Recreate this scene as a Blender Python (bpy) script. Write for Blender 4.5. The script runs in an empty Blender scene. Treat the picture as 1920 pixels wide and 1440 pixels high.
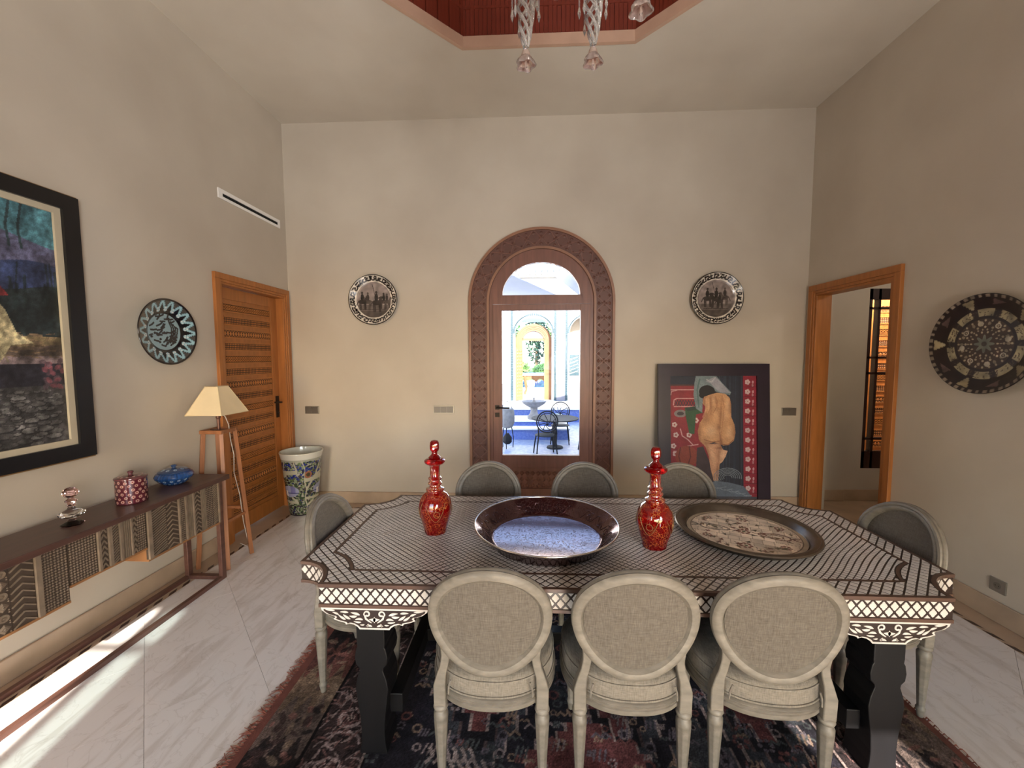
import bpy, bmesh, math, random
import numpy as np
from mathutils import Vector, Matrix
random.seed(7); rng = np.random.default_rng(7)
S = bpy.context.scene; COL = S.collection
PI = math.pi; R = math.radians
# ------------------------------------------------------------------ camera
CAM = bpy.data.cameras.new('camera'); cam = bpy.data.objects.new('camera', CAM); COL.objects.link(cam)
CAM.sensor_width = 36; CAM.sensor_fit = 'HORIZONTAL'; CAM.lens = 36*750/1920; CAM.clip_start = .05; CAM.clip_end = 200
yaw, pitch, roll = R(2.595), R(3.95), R(-.195)
fwd = Vector((-math.sin(yaw)*math.cos(pitch), math.cos(yaw)*math.cos(pitch), -math.sin(pitch)))
rt = Vector((math.cos(yaw), math.sin(yaw), 0)); upv = rt.cross(fwd)
r2 = rt*math.cos(roll)+upv*math.sin(roll); u2 = -rt*math.sin(roll)+upv*math.cos(roll)
mw = Matrix((( r2.x, u2.x, -fwd.x, 0), (r2.y, u2.y, -fwd.y, 0), (r2.z, u2.z, -fwd.z, 1.70), (0, 0, 0, 1)))
cam.matrix_world = mw; S.camera = cam
# ------------------------------------------------------------------ light and exposure
S.view_settings.view_transform = 'Standard'; S.view_settings.look = 'None'
S.view_settings.gamma = 1; S.view_settings.use_curve_mapping = False
S.view_settings.exposure = 1.36
W = bpy.data.worlds.new('sky'); S.world = W; W.use_nodes = True
wn = W.node_tree.nodes; wl = W.node_tree.links
sky = wn.new('ShaderNodeTexSky'); sky.sky_type = 'NISHITA'; sky.sun_disc = False
sky.sun_elevation = R(27); sky.sun_rotation = R(180-12.8); sky.air_density = 1.0; sky.dust_density = .6; sky.ozone_density = 1.6
wl.new(sky.outputs[0], wn['Background'].inputs[0]); wn['Background'].inputs[1].default_value = .55
def lamp(name, kind, loc, energy, color=(1, 1, 1), rot=None, direction=None, **kw):
    l = bpy.data.lights.new(name, kind); l.energy = energy; l.color = color
    for k, v in kw.items(): setattr(l, k, v)
    o = bpy.data.objects.new(name, l); COL.objects.link(o); o.location = loc
    if direction is not None: o.rotation_euler = Vector(direction).to_track_quat('-Z', 'Y').to_euler()
    if rot is not None: o.rotation_euler = rot
    return o
lamp('sun', 'SUN', (3, -12, 9), 9.5, (1, .93, .83), direction=(-.2266, 1, -.51*1.025), angle=R(.6))
# added fill light behind the camera, set in an invented window opening
lamp('rear_fill_light', 'AREA', (1.05, -1.95, 1.85), 42, (1, .995, .99), direction=(-.55, 1, .45), shape='RECTANGLE', size=1.8, size_y=1.1, spread=R(112))
# ------------------------------------------------------------------ helpers
def lin(c):
    c = np.asarray(c, float)/255.
    return np.where(c <= .04045, c/12.92, ((c+.055)/1.055)**2.4)
def rgba(c): v = lin(c); return (float(v[0]), float(v[1]), float(v[2]), 1)
class G:
    """collects shapes into one mesh"""
    def __init__(s): s.v = []; s.f = []; s.m = []
    def add(s, vs, fs, mi=0):
        b = len(s.v); s.v += [tuple(p) for p in vs]
        for f in fs: s.f.append([i+b for i in f]); s.m.append(mi)
        return s
    def box(s, c, d, mi=0, rot=None):
        x, y, z = d[0]/2, d[1]/2, d[2]/2
        p = [Vector((i*x, j*y, k*z)) for k in (-1, 1) for j in (-1, 1) for i in (-1, 1)]
        if rot is not None: p = [rot @ q for q in p]
        c = Vector(c)
        return s.add([q+c for q in p], [(0, 2, 3, 1), (4, 5, 7, 6), (0, 1, 5, 4), (2, 6, 7, 3), (0, 4, 6, 2), (1, 3, 7, 5)], mi)
    def span(s, a, b, mi=0):
        return s.box([(a[i]+b[i])/2 for i in range(3)], [abs(b[i]-a[i]) for i in range(3)], mi)
    def bar(s, a, b, w, h, mi=0, up=(0, 0, 1)):
        a, b = Vector(a), Vector(b); d = (b-a); L = d.length; d.normalize(); u = Vector(up)
        x = d.cross(u); 
        if x.length < 1e-5: x = d.cross(Vector((1, 0, 0)))
        x.normalize(); u = x.cross(d)
        return s.box((a+b)/2, (w, L, h), mi, Matrix((x, d, u)).transposed())
    def tube(s, path, rad, n=8, mi=0, closed=False, caps=True):
        P = [Vector(p) for p in path]; m = len(P)
        if not hasattr(rad, '__len__'): rad = [rad]*m
        prev = None; rings = []
        for i, p in enumerate(P):
            if closed: t = P[(i+1) % m]-P[i-1]
            else: t = P[min(i+1, m-1)]-P[max(i-1, 0)]
            t.normalize()
            if prev is None:
                a = Vector((0, 0, 1)) if abs(t.z) < .9 else Vector((1, 0, 0))
                x = t.cross(a).normalized()
            else:
                x = (prev-t*prev.dot(t)).normalized()
            prev = x; y = t.cross(x)
            rings.append([p+(x*math.cos(k*2*PI/n)+y*math.sin(k*2*PI/n))*rad[i] for k in range(n)])
        vs = [q for r in rings for q in r]; fs = []
        for i in range(m if closed else m-1):
            j = (i+1) % m
            for k in range(n): fs.append((i*n+k, i*n+(k+1) % n, j*n+(k+1) % n, j*n+k))
        if caps and not closed: fs.append(tuple(range(n))[::-1]); fs.append(tuple((m-1)*n+k for k in range(n)))
        return s.add(vs, fs, mi)
    def lathe(s, prof, n=32, c=(0, 0, 0), mi=0, fn=None, axis='z', caps=True):
        vs = []; fs = []; m = len(prof)
        for r, z in prof:
            for k in range(n):
                a = 2*PI*k/n; rr = r*(fn(a, z) if fn else 1)
                p = (rr*math.cos(a), rr*math.sin(a), z)
                vs.append(Vector(p)+Vector(c))
        for i in range(m-1):
            for k in range(n): fs.append((i*n+k, i*n+(k+1) % n, (i+1)*n+(k+1) % n, (i+1)*n+k))
        if caps: fs.append(tuple(range(n))[::-1]); fs.append(tuple((m-1)*n+k for k in range(n)))
        return s.add(vs, fs, mi)
    def prism(s, poly, a, b, frame=None, mi=0):
        """poly in 2D swept from depth a to b; frame maps (u,v,d) to 3D"""
        F = frame or (lambda u, v, d: (u, v, d)); n = len(poly)
        vs = [F(u, v, a) for u, v in poly]+[F(u, v, b) for u, v in poly]
        fs = [tuple(range(n))[::-1], tuple(range(n, 2*n))]+[(i, (i+1) % n, n+(i+1) % n, n+i) for i in range(n)]
        return s.add(vs, fs, mi)
    def sweep(s, path, prof, frame, closed=True, mi=0):
        """closed profile (a,b) swept along path; frame(i) gives origin, A axis, B axis"""
        m = len(path); n = len(prof); vs = []; fs = []
        for i in range(m):
            o, A, B = frame(i)
            vs += [o+A*a+B*b for a, b in prof]
        for i in range(m if closed else m-1):
            j = (i+1) % m
            for k in range(n): fs.append((i*n+k, i*n+(k+1) % n, j*n+(k+1) % n, j*n+k))
        if not closed: fs.append(tuple(range(n))[::-1]); fs.append(tuple((m-1)*n+k for k in range(n)))
        return s.add(vs, fs, mi)
    def pyr(s, c, du, dv, h, mi=0, flat=.0):
        """raised lozenge: c centre, du dv half diagonals, h height vector"""
        c, du, dv, h = Vector(c), Vector(du), Vector(dv), Vector(h)
        if flat > 0:
            b = [c+du, c+dv, c-du, c-dv]; t = [c+du*flat+h, c+dv*flat+h, c-du*flat+h, c-dv*flat+h]
            return s.add(b+t, [(4, 5, 6, 7)]+[(i, (i+1) % 4, 4+(i+1) % 4, 4+i) for i in range(4)], mi)
        return s.add([c+du, c+dv, c-du, c-dv, c+h], [(0, 1, 4), (1, 2, 4), (2, 3, 4), (3, 0, 4)], mi)
    def data(s, name, mats, smooth=None):
        me = bpy.data.meshes.new(name); me.from_pydata([tuple(p) for p in s.v], [], s.f)
        for mt in (mats if isinstance(mats, (list, tuple)) else [mats]): me.materials.append(mt)
        if len(me.materials) > 1: me.polygons.foreach_set('material_index', s.m)
        bm = bmesh.new(); bm.from_mesh(me); bmesh.ops.recalc_face_normals(bm, faces=bm.faces); bm.to_mesh(me); bm.free()
        if smooth: me.shade_smooth(); me.set_sharp_from_angle(angle=R(smooth))
        me.update(); return me
    def build(s, name, mats, parent=None, loc=None, smooth=None, bev=0, kind=None, rotz=0):
        o = bpy.data.objects.new(name, s.data(name, mats, smooth)); COL.objects.link(o)
        if parent is not None: o.parent = parent
        if loc is not None: o.location = loc
        if rotz: o.rotation_euler = (0, 0, rotz)
        if bev:
            b = o.modifiers.new('edge', 'BEVEL'); b.width = bev; b.segments = 2; b.limit_method = 'ANGLE'; b.angle_limit = R(40)
        if kind: o['kind'] = kind
        return o
def inst(name, me, parent, loc=(0, 0, 0), rot=(0, 0, 0), scale=None):
    o = bpy.data.objects.new(name, me); COL.objects.link(o); o.parent = parent; o.location = loc; o.rotation_euler = rot
    if scale: o.scale = scale
    return o
def tag(o, label, cat, group=None, kind=None):
    o['label'] = label; o['category'] = cat
    if group: o['group'] = group
    if kind: o['kind'] = kind
    return o
def thing(name, label, cat, loc=(0, 0, 0), rotz=0, group=None):
    o = bpy.data.objects.new(name, None); COL.objects.link(o); o.empty_display_size = .05
    o.location = loc; o.rotation_euler = (0, 0, rotz); return tag(o, label, cat, group)
def struct_root(name, loc=(0, 0, 0)):
    o = bpy.data.objects.new(name, None); COL.objects.link(o); o.empty_display_size = .05; o.location = loc; o['kind'] = 'structure'; return o
def struct(g, name, mats, **k):
    o = g.build(name, mats, **k); o['kind'] = 'structure'; return o
def dup(root, loc, rotz, label, group=None):
    r = root.copy(); COL.objects.link(r); r.location = loc; r.rotation_euler = (0, 0, rotz); r['label'] = label
    if group: r['group'] = group
    for ch in list(root.children):
        c = ch.copy(); COL.objects.link(c); c.parent = r
        for g in list(ch.children):
            d = g.copy(); COL.objects.link(d); d.parent = c
    return r
# ------------------------------------------------------------------ materials
def M(name, col, rough=.5, metal=0., var=.12, vs=6., bump=0., bs=60., stretch=(1, 1, 1), coat=0., trans=0., ior=1.5, detail=4, spec=.5, col2=None, world=False):
    m = bpy.data.materials.new(name); m.use_nodes = True; nt = m.node_tree; N = nt.nodes; L = nt.links
    b = N['Principled BSDF']; b.inputs['Roughness'].default_value = rough; b.inputs['Metallic'].default_value = metal
    b.inputs['Coat Weight'].default_value = coat; b.inputs['Transmission Weight'].default_value = trans; b.inputs['IOR'].default_value = ior
    b.inputs['Specular IOR Level'].default_value = spec
    c = rgba(col); b.inputs['Base Color'].default_value = c
    if var > 0 or bump > 0:
        src = N.new('ShaderNodeNewGeometry').outputs['Position'] if world else N.new('ShaderNodeTexCoord').outputs['Object']
        mp = N.new('ShaderNodeMapping'); mp.inputs['Scale'].default_value = stretch; L.new(src, mp.inputs['Vector'])
    if var > 0:
        n = N.new('ShaderNodeTexNoise'); n.inputs['Scale'].default_value = vs; n.inputs['Detail'].default_value = detail
        L.new(mp.outputs[0], n.inputs['Vector'])
        r = N.new('ShaderNodeValToRGB'); e = r.color_ramp.elements
        e[0].position = .3; e[1].position = .7
        if col2 is not None: e[0].color = rgba(col2); e[1].color = c
        else:
            e[0].color = tuple(x*(1-var) for x in c[:3])+(1,); e[1].color = tuple(min(1, x*(1+var)) for x in c[:3])+(1,)
        L.new(n.outputs[0], r.inputs[0]); L.new(r.outputs[0], b.inputs['Base Color'])
    if bump > 0:
        n2 = N.new('ShaderNodeTexNoise'); n2.inputs['Scale'].default_value = bs; n2.inputs['Detail'].default_value = 3
        L.new(mp.outputs[0], n2.inputs['Vector'])
        bp = N.new('ShaderNodeBump'); bp.inputs['Strength'].default_value = bump; bp.inputs['Distance'].default_value = .004
        L.new(n2.outputs[0], bp.inputs['Height']); L.new(bp.outputs[0], b.inputs['Normal'])
    return m
def paint_mat(name, rough=.4, bump=0., bs=300, coat=0., spec=.5):
    m = bpy.data.materials.new(name); m.use_nodes = True; N = m.node_tree.nodes; L = m.node_tree.links
    a = N.new('ShaderNodeAttribute'); a.attribute_name = 'paint'; b = N['Principled BSDF']
    L.new(a.outputs['Color'], b.inputs['Base Color']); b.inputs['Roughness'].default_value = rough; b.inputs['Coat Weight'].default_value = coat
    b.inputs['Specular IOR Level'].default_value = spec
    if bump:
        t = N.new('ShaderNodeTexCoord'); n = N.new('ShaderNodeTexNoise'); n.inputs['Scale'].default_value = bs; L.new(t.outputs['Object'], n.inputs['Vector'])
        bp = N.new('ShaderNodeBump'); bp.inputs['Strength'].default_value = bump; bp.inputs['Distance'].default_value = .004
        L.new(n.outputs[0], bp.inputs['Height']); L.new(bp.outputs[0], b.inputs['Normal'])
    return m
def glass_mat(name, tint=(1, 1, 1), rough=0., ior=1.45, fres=.06):
    """thin pane: mostly clear with a little mirror reflection"""
    m = bpy.data.materials.new(name); m.use_nodes = True; N = m.node_tree.nodes; L = m.node_tree.links; N.remove(N['Principled BSDF'])
    t = N.new('ShaderNodeBsdfTransparent'); t.inputs[0].default_value = (*tint, 1)
    g = N.new('ShaderNodeBsdfGlossy'); g.inputs['Roughness'].default_value = rough
    f = N.new('ShaderNodeLayerWeight'); f.inputs[0].default_value = .12
    mx = N.new('ShaderNodeMixShader'); L.new(f.outputs['Fresnel'], mx.inputs[0]); L.new(t.outputs[0], mx.inputs[1]); L.new(g.outputs[0], mx.inputs[2])
    L.new(mx.outputs[0], N['Material Output'].inputs[0]); return m
def wall_mat(name, a, b2, rough=.5):
    m = M(name, a, rough, var=.1, vs=1.3, bump=.25, bs=9, detail=8, col2=b2, world=True); return m
def marble_mat(name, base, vein, rough=.2):
    m = bpy.data.materials.new(name); m.use_nodes = True; N = m.node_tree.nodes; L = m.node_tree.links; b = N['Principled BSDF']
    b.inputs['Roughness'].default_value = rough
    g = N.new('ShaderNodeNewGeometry'); oi = N.new('ShaderNodeObjectInfo')
    sc = N.new('ShaderNodeVectorMath'); sc.operation = 'MULTIPLY_ADD'; L.new(oi.outputs['Random'], sc.inputs[0]); sc.inputs[1].default_value = (7, 11, 3)
    L.new(g.outputs['Position'], sc.inputs[2])
    mp = N.new('ShaderNodeMapping'); mp.inputs['Rotation'].default_value = (0, 0, R(-35)); mp.inputs['Scale'].default_value = (14, 2.6, 1); L.new(sc.outputs[0], mp.inputs[0])
    n = N.new('ShaderNodeTexNoise'); n.inputs['Scale'].default_value = 1.1; n.inputs['Detail'].default_value = 8; n.inputs['Distortion'].default_value = .6; L.new(mp.outputs[0], n.inputs['Vector'])
    r = N.new('ShaderNodeValToRGB'); e = r.color_ramp.elements; e[0].position = .36; e[0].color = rgba(vein); e[1].position = .50; e[1].color = rgba(base)
    L.new(n.outputs[0], r.inputs[0])
    n2 = N.new('ShaderNodeTexNoise'); n2.inputs['Scale'].default_value = 4.2; n2.inputs['Detail'].default_value = 10; n2.inputs['Distortion'].default_value = 2.0; L.new(sc.outputs[0], n2.inputs['Vector'])
    r2 = N.new('ShaderNodeValToRGB'); e = r2.color_ramp.elements; e[0].position = .485; e[0].color = (1, 1, 1, 1); e[1].position = .515; e[1].color = (1, 1, 1, 1)
    k = r2.color_ramp.elements.new(.5); k.color = (.80, .77, .75, 1); L.new(n2.outputs[0], r2.inputs[0])
    mx = N.new('ShaderNodeMix'); mx.data_type = 'RGBA'; mx.blend_type = 'MULTIPLY'; mx.inputs[0].default_value = .55
    L.new(r.outputs[0], mx.inputs[6]); L.new(r2.outputs[0], mx.inputs[7]); L.new(mx.outputs[2], b.inputs['Base Color'])
    return m
def linen_mat(name, col, scale=420):
    m = bpy.data.materials.new(name); m.use_nodes = True; N = m.node_tree.nodes; L = m.node_tree.links; b = N['Principled BSDF']
    b.inputs['Roughness'].default_value = .9; b.inputs['Specular IOR Level'].default_value = .2; b.inputs['Sheen Weight'].default_value = .15
    t = N.new('ShaderNodeTexCoord'); outs = []
    for st in ((scale, scale*.1, scale*.08), (scale*.08, scale*.1, scale)):
        mp = N.new('ShaderNodeMapping'); mp.inputs['Scale'].default_value = st; L.new(t.outputs['Object'], mp.inputs[0])
        n = N.new('ShaderNodeTexNoise'); n.inputs['Scale'].default_value = 1.; n.inputs['Detail'].default_value = 1; L.new(mp.outputs[0], n.inputs['Vector']); outs.append(n.outputs[0])
    ad = N.new('ShaderNodeMath'); ad.operation = 'ADD'; L.new(outs[0], ad.inputs[0]); L.new(outs[1], ad.inputs[1])
    hf = N.new('ShaderNodeMath'); hf.operation = 'MULTIPLY'; hf.inputs[1].default_value = .5; L.new(ad.outputs[0], hf.inputs[0])
    r = N.new('ShaderNodeValToRGB'); c = rgba(col); e = r.color_ramp.elements; e[0].position = .32; e[1].position = .68
    e[0].color = tuple(x*.68 for x in c[:3])+(1,); e[1].color = tuple(x*1.3 for x in c[:3])+(1,); L.new(hf.outputs[0], r.inputs[0]); L.new(r.outputs[0], b.inputs['Base Color'])
    bp = N.new('ShaderNodeBump'); bp.inputs['Strength'].default_value = .35; bp.inputs['Distance'].default_value = .002; L.new(hf.outputs[0], bp.inputs['Height']); L.new(bp.outputs[0], b.inputs['Normal'])
    return m
mWALL = wall_mat('tadelakt plaster', (199, 188, 172), (184, 172, 156))
mCEIL = wall_mat('ceiling plaster', (214, 204, 188), (201, 190, 174), .65)
mPINK = M('pink plaster', (196, 160, 136), .6, var=.06)
mMARB = marble_mat('white marble', (222, 216, 212), (207, 199, 193))
mMTAN = M('tan marble', (176, 152, 128), .3, var=.12, vs=5, world=True)
mMDRK = M('brown marble', (58, 38, 32), .3, var=.2, vs=20)
mGROUT = M('grout', (168, 160, 154), .9, var=.05)
mOAK = M('orange stained cedar', (164, 102, 50), .42, var=.16, vs=5, stretch=(6, 6, .6), bump=.08, bs=40)
mOAKD = M('cedar recess', (80, 47, 22), .6, var=.15, vs=8)  # darker cedar copy, recess shade put into the colour
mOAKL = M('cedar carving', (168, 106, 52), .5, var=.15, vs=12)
mRED = M('reddish cedar', (118, 76, 62), .42, var=.16, vs=5, stretch=(6, 6, .7), bump=.06, bs=40)
mREDD = M('reddish cedar recess', (92, 56, 45), .5, var=.15, vs=8)
mREDB = M('outer cedar moulding', (140, 98, 74), .42, var=.12, vs=6)
mPLANK = M('dark red planks', (118, 50, 34), .4, var=.2, vs=4, stretch=(8, 8, .8), bump=.06)
mBLK = M('black lacquered wood', (13, 12, 14), .5, var=.2, vs=6, stretch=(3, 3, .5), bump=.1, bs=25, spec=.25)
mBRN = M('dark brown inlay ground', (46, 33, 28), .35, var=.15, vs=12)
mBRN2 = M('brown edging', (84, 62, 52), .35, var=.15, vs=12)
mBONE = M('bone inlay', (206, 200, 195), .3, var=.10, vs=9, detail=2)
mCHAIR = M('grey washed wood', (126, 119, 109), .5, var=.18, vs=9, stretch=(2, 2, 5), bump=.12, bs=50, col2=(102, 96, 87))
mCHAIRD = M('worn groove', (120, 108, 92), .7, var=.2, vs=20)
mLINEN = linen_mat('grey linen', (97, 90, 82))
mSEAT = linen_mat('pale linen', (121, 114, 104), 500)
mWEN = M('dark walnut top', (80, 55, 47), .36, var=.22, vs=5, stretch=(5, .6, 5), bump=.05)
mCARVD = M('carved wood recess shade', (74, 60, 49), .75, var=.2, vs=14)  # dark ground paints the shade between the raised carvings
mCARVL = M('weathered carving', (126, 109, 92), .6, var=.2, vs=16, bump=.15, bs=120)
mRAIL = M('coppery brown metal', (104, 72, 62), .34, metal=.35, var=.2, vs=7, stretch=(4, .8, 4))
mORANGE = M('pale pine', (150, 104, 64), .5, var=.14, vs=6)
mLEG = M('lamp teak', (150, 96, 60), .45, var=.2, vs=6, stretch=(5, 5, .7))
mSHADE = M('cream lamp shade', (226, 206, 168), .85, var=.05)
mCORD = M('white cord', (196, 186, 176), .6, var=0)
mBLKF = M('black frame', (17, 16, 18), .35, var=.15)
mLINER = M('cream liner', (188, 176, 152), .6, var=.06)
mGOLD = M('gilt edge', (150, 118, 78), .35, metal=.6, var=.1)
mWHITE = M('white metal grille', (240, 236, 230), .5, var=.03)
mDARK = M('dark void', (10, 10, 10), .9, var=0)
mSTEEL = M('brushed steel plate', (150, 144, 134), .35, metal=.8, var=.05)
mSTEEL2 = M('grey rocker', (126, 120, 112), .4, metal=.6, var=.05)
mBRASS = M('blackened iron handle', (44, 38, 34), .35, metal=.8, var=.1)
mGLASS = glass_mat('door pane', (.97, .98, .98))
mGLASST = glass_mat('tinted pane', (.45, .52, .53))
mCRYS = M('crystal', (244, 242, 238), .05, trans=.85, ior=1.5, var=0)
mCLEAR = M('clear cut glass', (246, 244, 242), .03, trans=1., ior=1.45, var=0)
mCLEARP = M('faintly pink cut glass', (226, 186, 180), .03, trans=1., ior=1.45, var=0)
mCRYSP = M('pink crystal', (232, 214, 204), .05, trans=.85, ior=1.5, var=0)
mPEWT = M('pewter rim', (104, 94, 84), .3, metal=.8, var=.2, vs=12, bump=.1, bs=140)
mEBON = M('dark stained frame', (48, 22, 18), .4, var=.15)
mPAINT = paint_mat('oil paint', .5, .3, 220)
mGLAZE = paint_mat('glazed ceramic', .14, coat=.4)
mMATT = paint_mat('painted wood', .4)
mRUG = paint_mat('wool pile', .95, .9, 420, spec=.1)
mFRINGE = M('rug fringe wool', (122, 70, 56), .95, var=.3, vs=14)
mKILIM = M('kilim edge', (104, 58, 48), .95, var=.2, vs=20, bump=.5, bs=200)
# ------------------------------------------------------------------ painting on dense meshes
class Canvas:
    def __init__(s, U, V, base): s.U = U.ravel(); s.V = V.ravel(); s.C = np.tile(np.asarray(base, float), (s.U.size, 1))
    def put(s, mask, col, mix=1.):
        s.C[mask] = s.C[mask]*(1-mix)+np.asarray(col, float)*mix
    def poly(s, pts, col, mix=1.):
        p = np.asarray(pts, float); x0, y0 = p.min(0); x1, y1 = p.max(0)
        idx = np.where((s.U >= x0) & (s.U <= x1) & (s.V >= y0) & (s.V <= y1))[0]
        if not idx.size: return s
        u, v = s.U[idx], s.V[idx]; ins = np.zeros(idx.size, bool); n = len(p)
        for i in range(n):
            a, b = p[i], p[(i+1) % n]
            if a[1] == b[1]: continue
            c = ((a[1] > v) != (b[1] > v)); ins ^= c & (u < (b[0]-a[0])*(v-a[1])/(b[1]-a[1])+a[0])
        s.put(idx[ins], col, mix); return s
    def ell(s, cx, cy, rx, ry, col, rot=0., mix=1.):
        dx, dy = s.U-cx, s.V-cy; c, q = math.cos(rot), math.sin(rot)
        s.put(((dx*c+dy*q)/rx)**2+((-dx*q+dy*c)/ry)**2 <= 1, col, mix); return s
    def soft(s, cx, cy, rx, ry, col, mix, mask, rot=0.):
        dx, dy = s.U-cx, s.V-cy; c, q = math.cos(rot), math.sin(rot)
        w = (np.exp(-(((dx*c+dy*q)/rx)**2+((-dx*q+dy*c)/ry)**2)*1.4)*mix*mask)[:, None]; s.C = s.C*(1-w)+np.asarray(col, float)*w
    def line(s, pts, w, col, mix=1.):
        p = np.asarray(pts, float)
        for i in range(len(p)-1):
            a, b = p[i], p[i+1]; x0, y0 = np.minimum(a, b)-w; x1, y1 = np.maximum(a, b)+w
            idx = np.where((s.U >= x0) & (s.U <= x1) & (s.V >= y0) & (s.V <= y1))[0]
            if not idx.size: continue
            d = b-a; L2 = max(1e-12, d@d); t = np.clip(((s.U[idx]-a[0])*d[0]+(s.V[idx]-a[1])*d[1])/L2, 0, 1)
            q = (s.U[idx]-a[0]-t*d[0])**2+(s.V[idx]-a[1]-t*d[1])**2
            s.put(idx[q <= (w/2)**2], col, mix)
        return s
    def noise(s, amp, scale, seed=0):
        g = np.random.default_rng(seed); n = np.zeros(s.U.size)
        for k in range(10):
            th = g.uniform(0, 2*PI); f = scale*g.uniform(.5, 2.2); n += np.sin((s.U*math.cos(th)+s.V*math.sin(th))*f+g.uniform(0, 6.28)+1.5*np.sin((s.V*math.cos(th)-s.U*math.sin(th))*f*.6))
        s.C *= (1+amp*n/3.2)[:, None]; return s
    def grain(s, amp, seed=0):
        s.C *= (1+amp*np.random.default_rng(seed).standard_normal(s.U.size))[:, None]; return s
def paint_on(me, C):
    a = me.attributes.new('paint', 'FLOAT_COLOR', 'POINT'); c = lin(np.clip(C, 0, 255))
    a.data.foreach_set('color', np.concatenate([c, np.ones((len(c), 1))], 1).astype(np.float32).ravel())
def fast_mesh(name, V, F, mat, smooth=True):
    me = bpy.data.meshes.new(name); F = np.asarray(F, np.int32)
    me.vertices.add(len(V)); me.vertices.foreach_set('co', np.asarray(V, np.float32).ravel())
    me.loops.add(F.size); me.loops.foreach_set('vertex_index', F.ravel())
    me.polygons.add(len(F)); me.polygons.foreach_set('loop_start', np.arange(0, F.size, 4, dtype=np.int32))
    me.update(calc_edges=True); me.materials.append(mat)
    if smooth: me.shade_smooth()
    return me
def grid_faces(nu, nv, wrap=False):
    i, j = np.meshgrid(np.arange(nu if wrap else nu-1), np.arange(nv-1), indexing='ij'); k = (i+1) % nu
    return np.stack([i*nv+j, k*nv+j, k*nv+j+1, i*nv+j+1], -1).reshape(-1, 4)
def painted_plane(name, w, h, nu, nv, fn, mat, parent, place, base):
    """flat painted sheet; place maps (u,v) in metres (0..w,0..h) to local 3D"""
    U, Vv = np.meshgrid(np.linspace(0, w, nu), np.linspace(0, h, nv), indexing='ij')
    c = Canvas(U, Vv, base); fn(c); P = np.stack(place(U, Vv), -1).reshape(-1, 3)
    me = fast_mesh(name, P, grid_faces(nu, nv), mat); paint_on(me, c.C)
    o = bpy.data.objects.new(name, me); COL.objects.link(o); o.parent = parent; return o
def painted_lathe(name, prof, nseg, nprof, fn, mat, parent, base, place=None, uv='polar'):
    """turned form from profile (r,z) resampled; canvas coordinates are (angle, arc length) or flat x,y"""
    p = np.asarray(prof, float); d = np.r_[0, np.cumsum(np.hypot(*np.diff(p, axis=0).T))]; t = np.linspace(0, d[-1], nprof)
    r = np.interp(t, d, p[:, 0]); z = np.interp(t, d, p[:, 1]); A = np.arange(nseg)*2*PI/nseg
    AA, TT = np.meshgrid(A, t, indexing='ij'); X = np.cos(AA)*r; Y = np.sin(AA)*r; Z = np.broadcast_to(z, X.shape)
    c = Canvas(X, Y, base) if uv == 'flat' else Canvas(AA, TT, base); fn(c)
    P = np.stack([X, Y, Z], -1).reshape(-1, 3)
    if place is not None: P = np.array([tuple(place(q)) for q in P]) if callable(place) else P@np.asarray(place).T
    me = fast_mesh(name, P, grid_faces(nseg, nprof, True), mat); paint_on(me, c.C)
    bm = bmesh.new(); bm.from_mesh(me); bmesh.ops.recalc_face_normals(bm, faces=bm.faces); bm.to_mesh(me); bm.free()
    o = bpy.data.objects.new(name, me); COL.objects.link(o); o.parent = parent; return o
# ================================================================== ROOM SHELL
XL, XR, YB, YR, ZC = -2.745, 2.975, 4.485, -2.0, 4.27
T = .28
def arch_pts(cx, half, spring, rise, n=28, z0=0.):
    return [(cx-half, z0)]+[(cx-half*math.cos(PI*i/n), spring+rise*math.sin(PI*i/n)) for i in range(n+1)]+[(cx+half, z0)]
def wall_arch(name, x0, x1, y0, y1, ztop, holes, mat, z0=0.):
    """wall in the XZ plane between y0 and y1, with arched holes [(cx,half,spring,rise,zbase)] from left to right"""
    g = G(); x = x0
    for cx, half, sp, rise, zb in holes:
        g.span((x, y0, z0), (cx-half, y1, ztop)); x = cx+half
        if zb > z0: g.span((cx-half, y0, z0), (cx+half, y1, zb))
        P = arch_pts(cx, half, sp, rise)[1:-1]
        for a, b in zip(P[:-1], P[1:]):
            v = [(a[0], y0, a[1]), (b[0], y0, b[1]), (b[0], y0, ztop), (a[0], y0, ztop)]; v += [(p[0], y1, p[2]) for p in v]
            g.add(v, [(0, 1, 2, 3), (7, 6, 5, 4), (0, 4, 5, 1), (2, 6, 7, 3)])
    g.span((x, y0, z0), (x1, y1, ztop)); return struct(g, name, mat)
DX = .122      # centre of the arched door
wall_arch('wall_back', XL-T, XR+T, YB, YB+T, ZC+.2, [(DX, .72, 2.30, .72, 0)], mWALL)
g = G(); g.span((XL-T, YR-T, 0), (XL, 3.49, ZC+.2)); g.span((XL-T, 4.37, 0), (XL, YB, ZC+.2)); g.span((XL-T, 3.49, 2.36), (XL, 4.37, ZC+.2)); struct(g, 'wall_left', mWALL)
TR = .12; g = G(); g.span((XR, YR-T, 0), (XR+TR, 3.44, ZC+.2)); g.span((XR, 4.35, 0), (XR+TR, YB, ZC+.2)); g.span((XR, 3.44, 2.36), (XR+TR, 4.35, ZC+.2)); struct(g, 'wall_right', mWALL)
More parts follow.
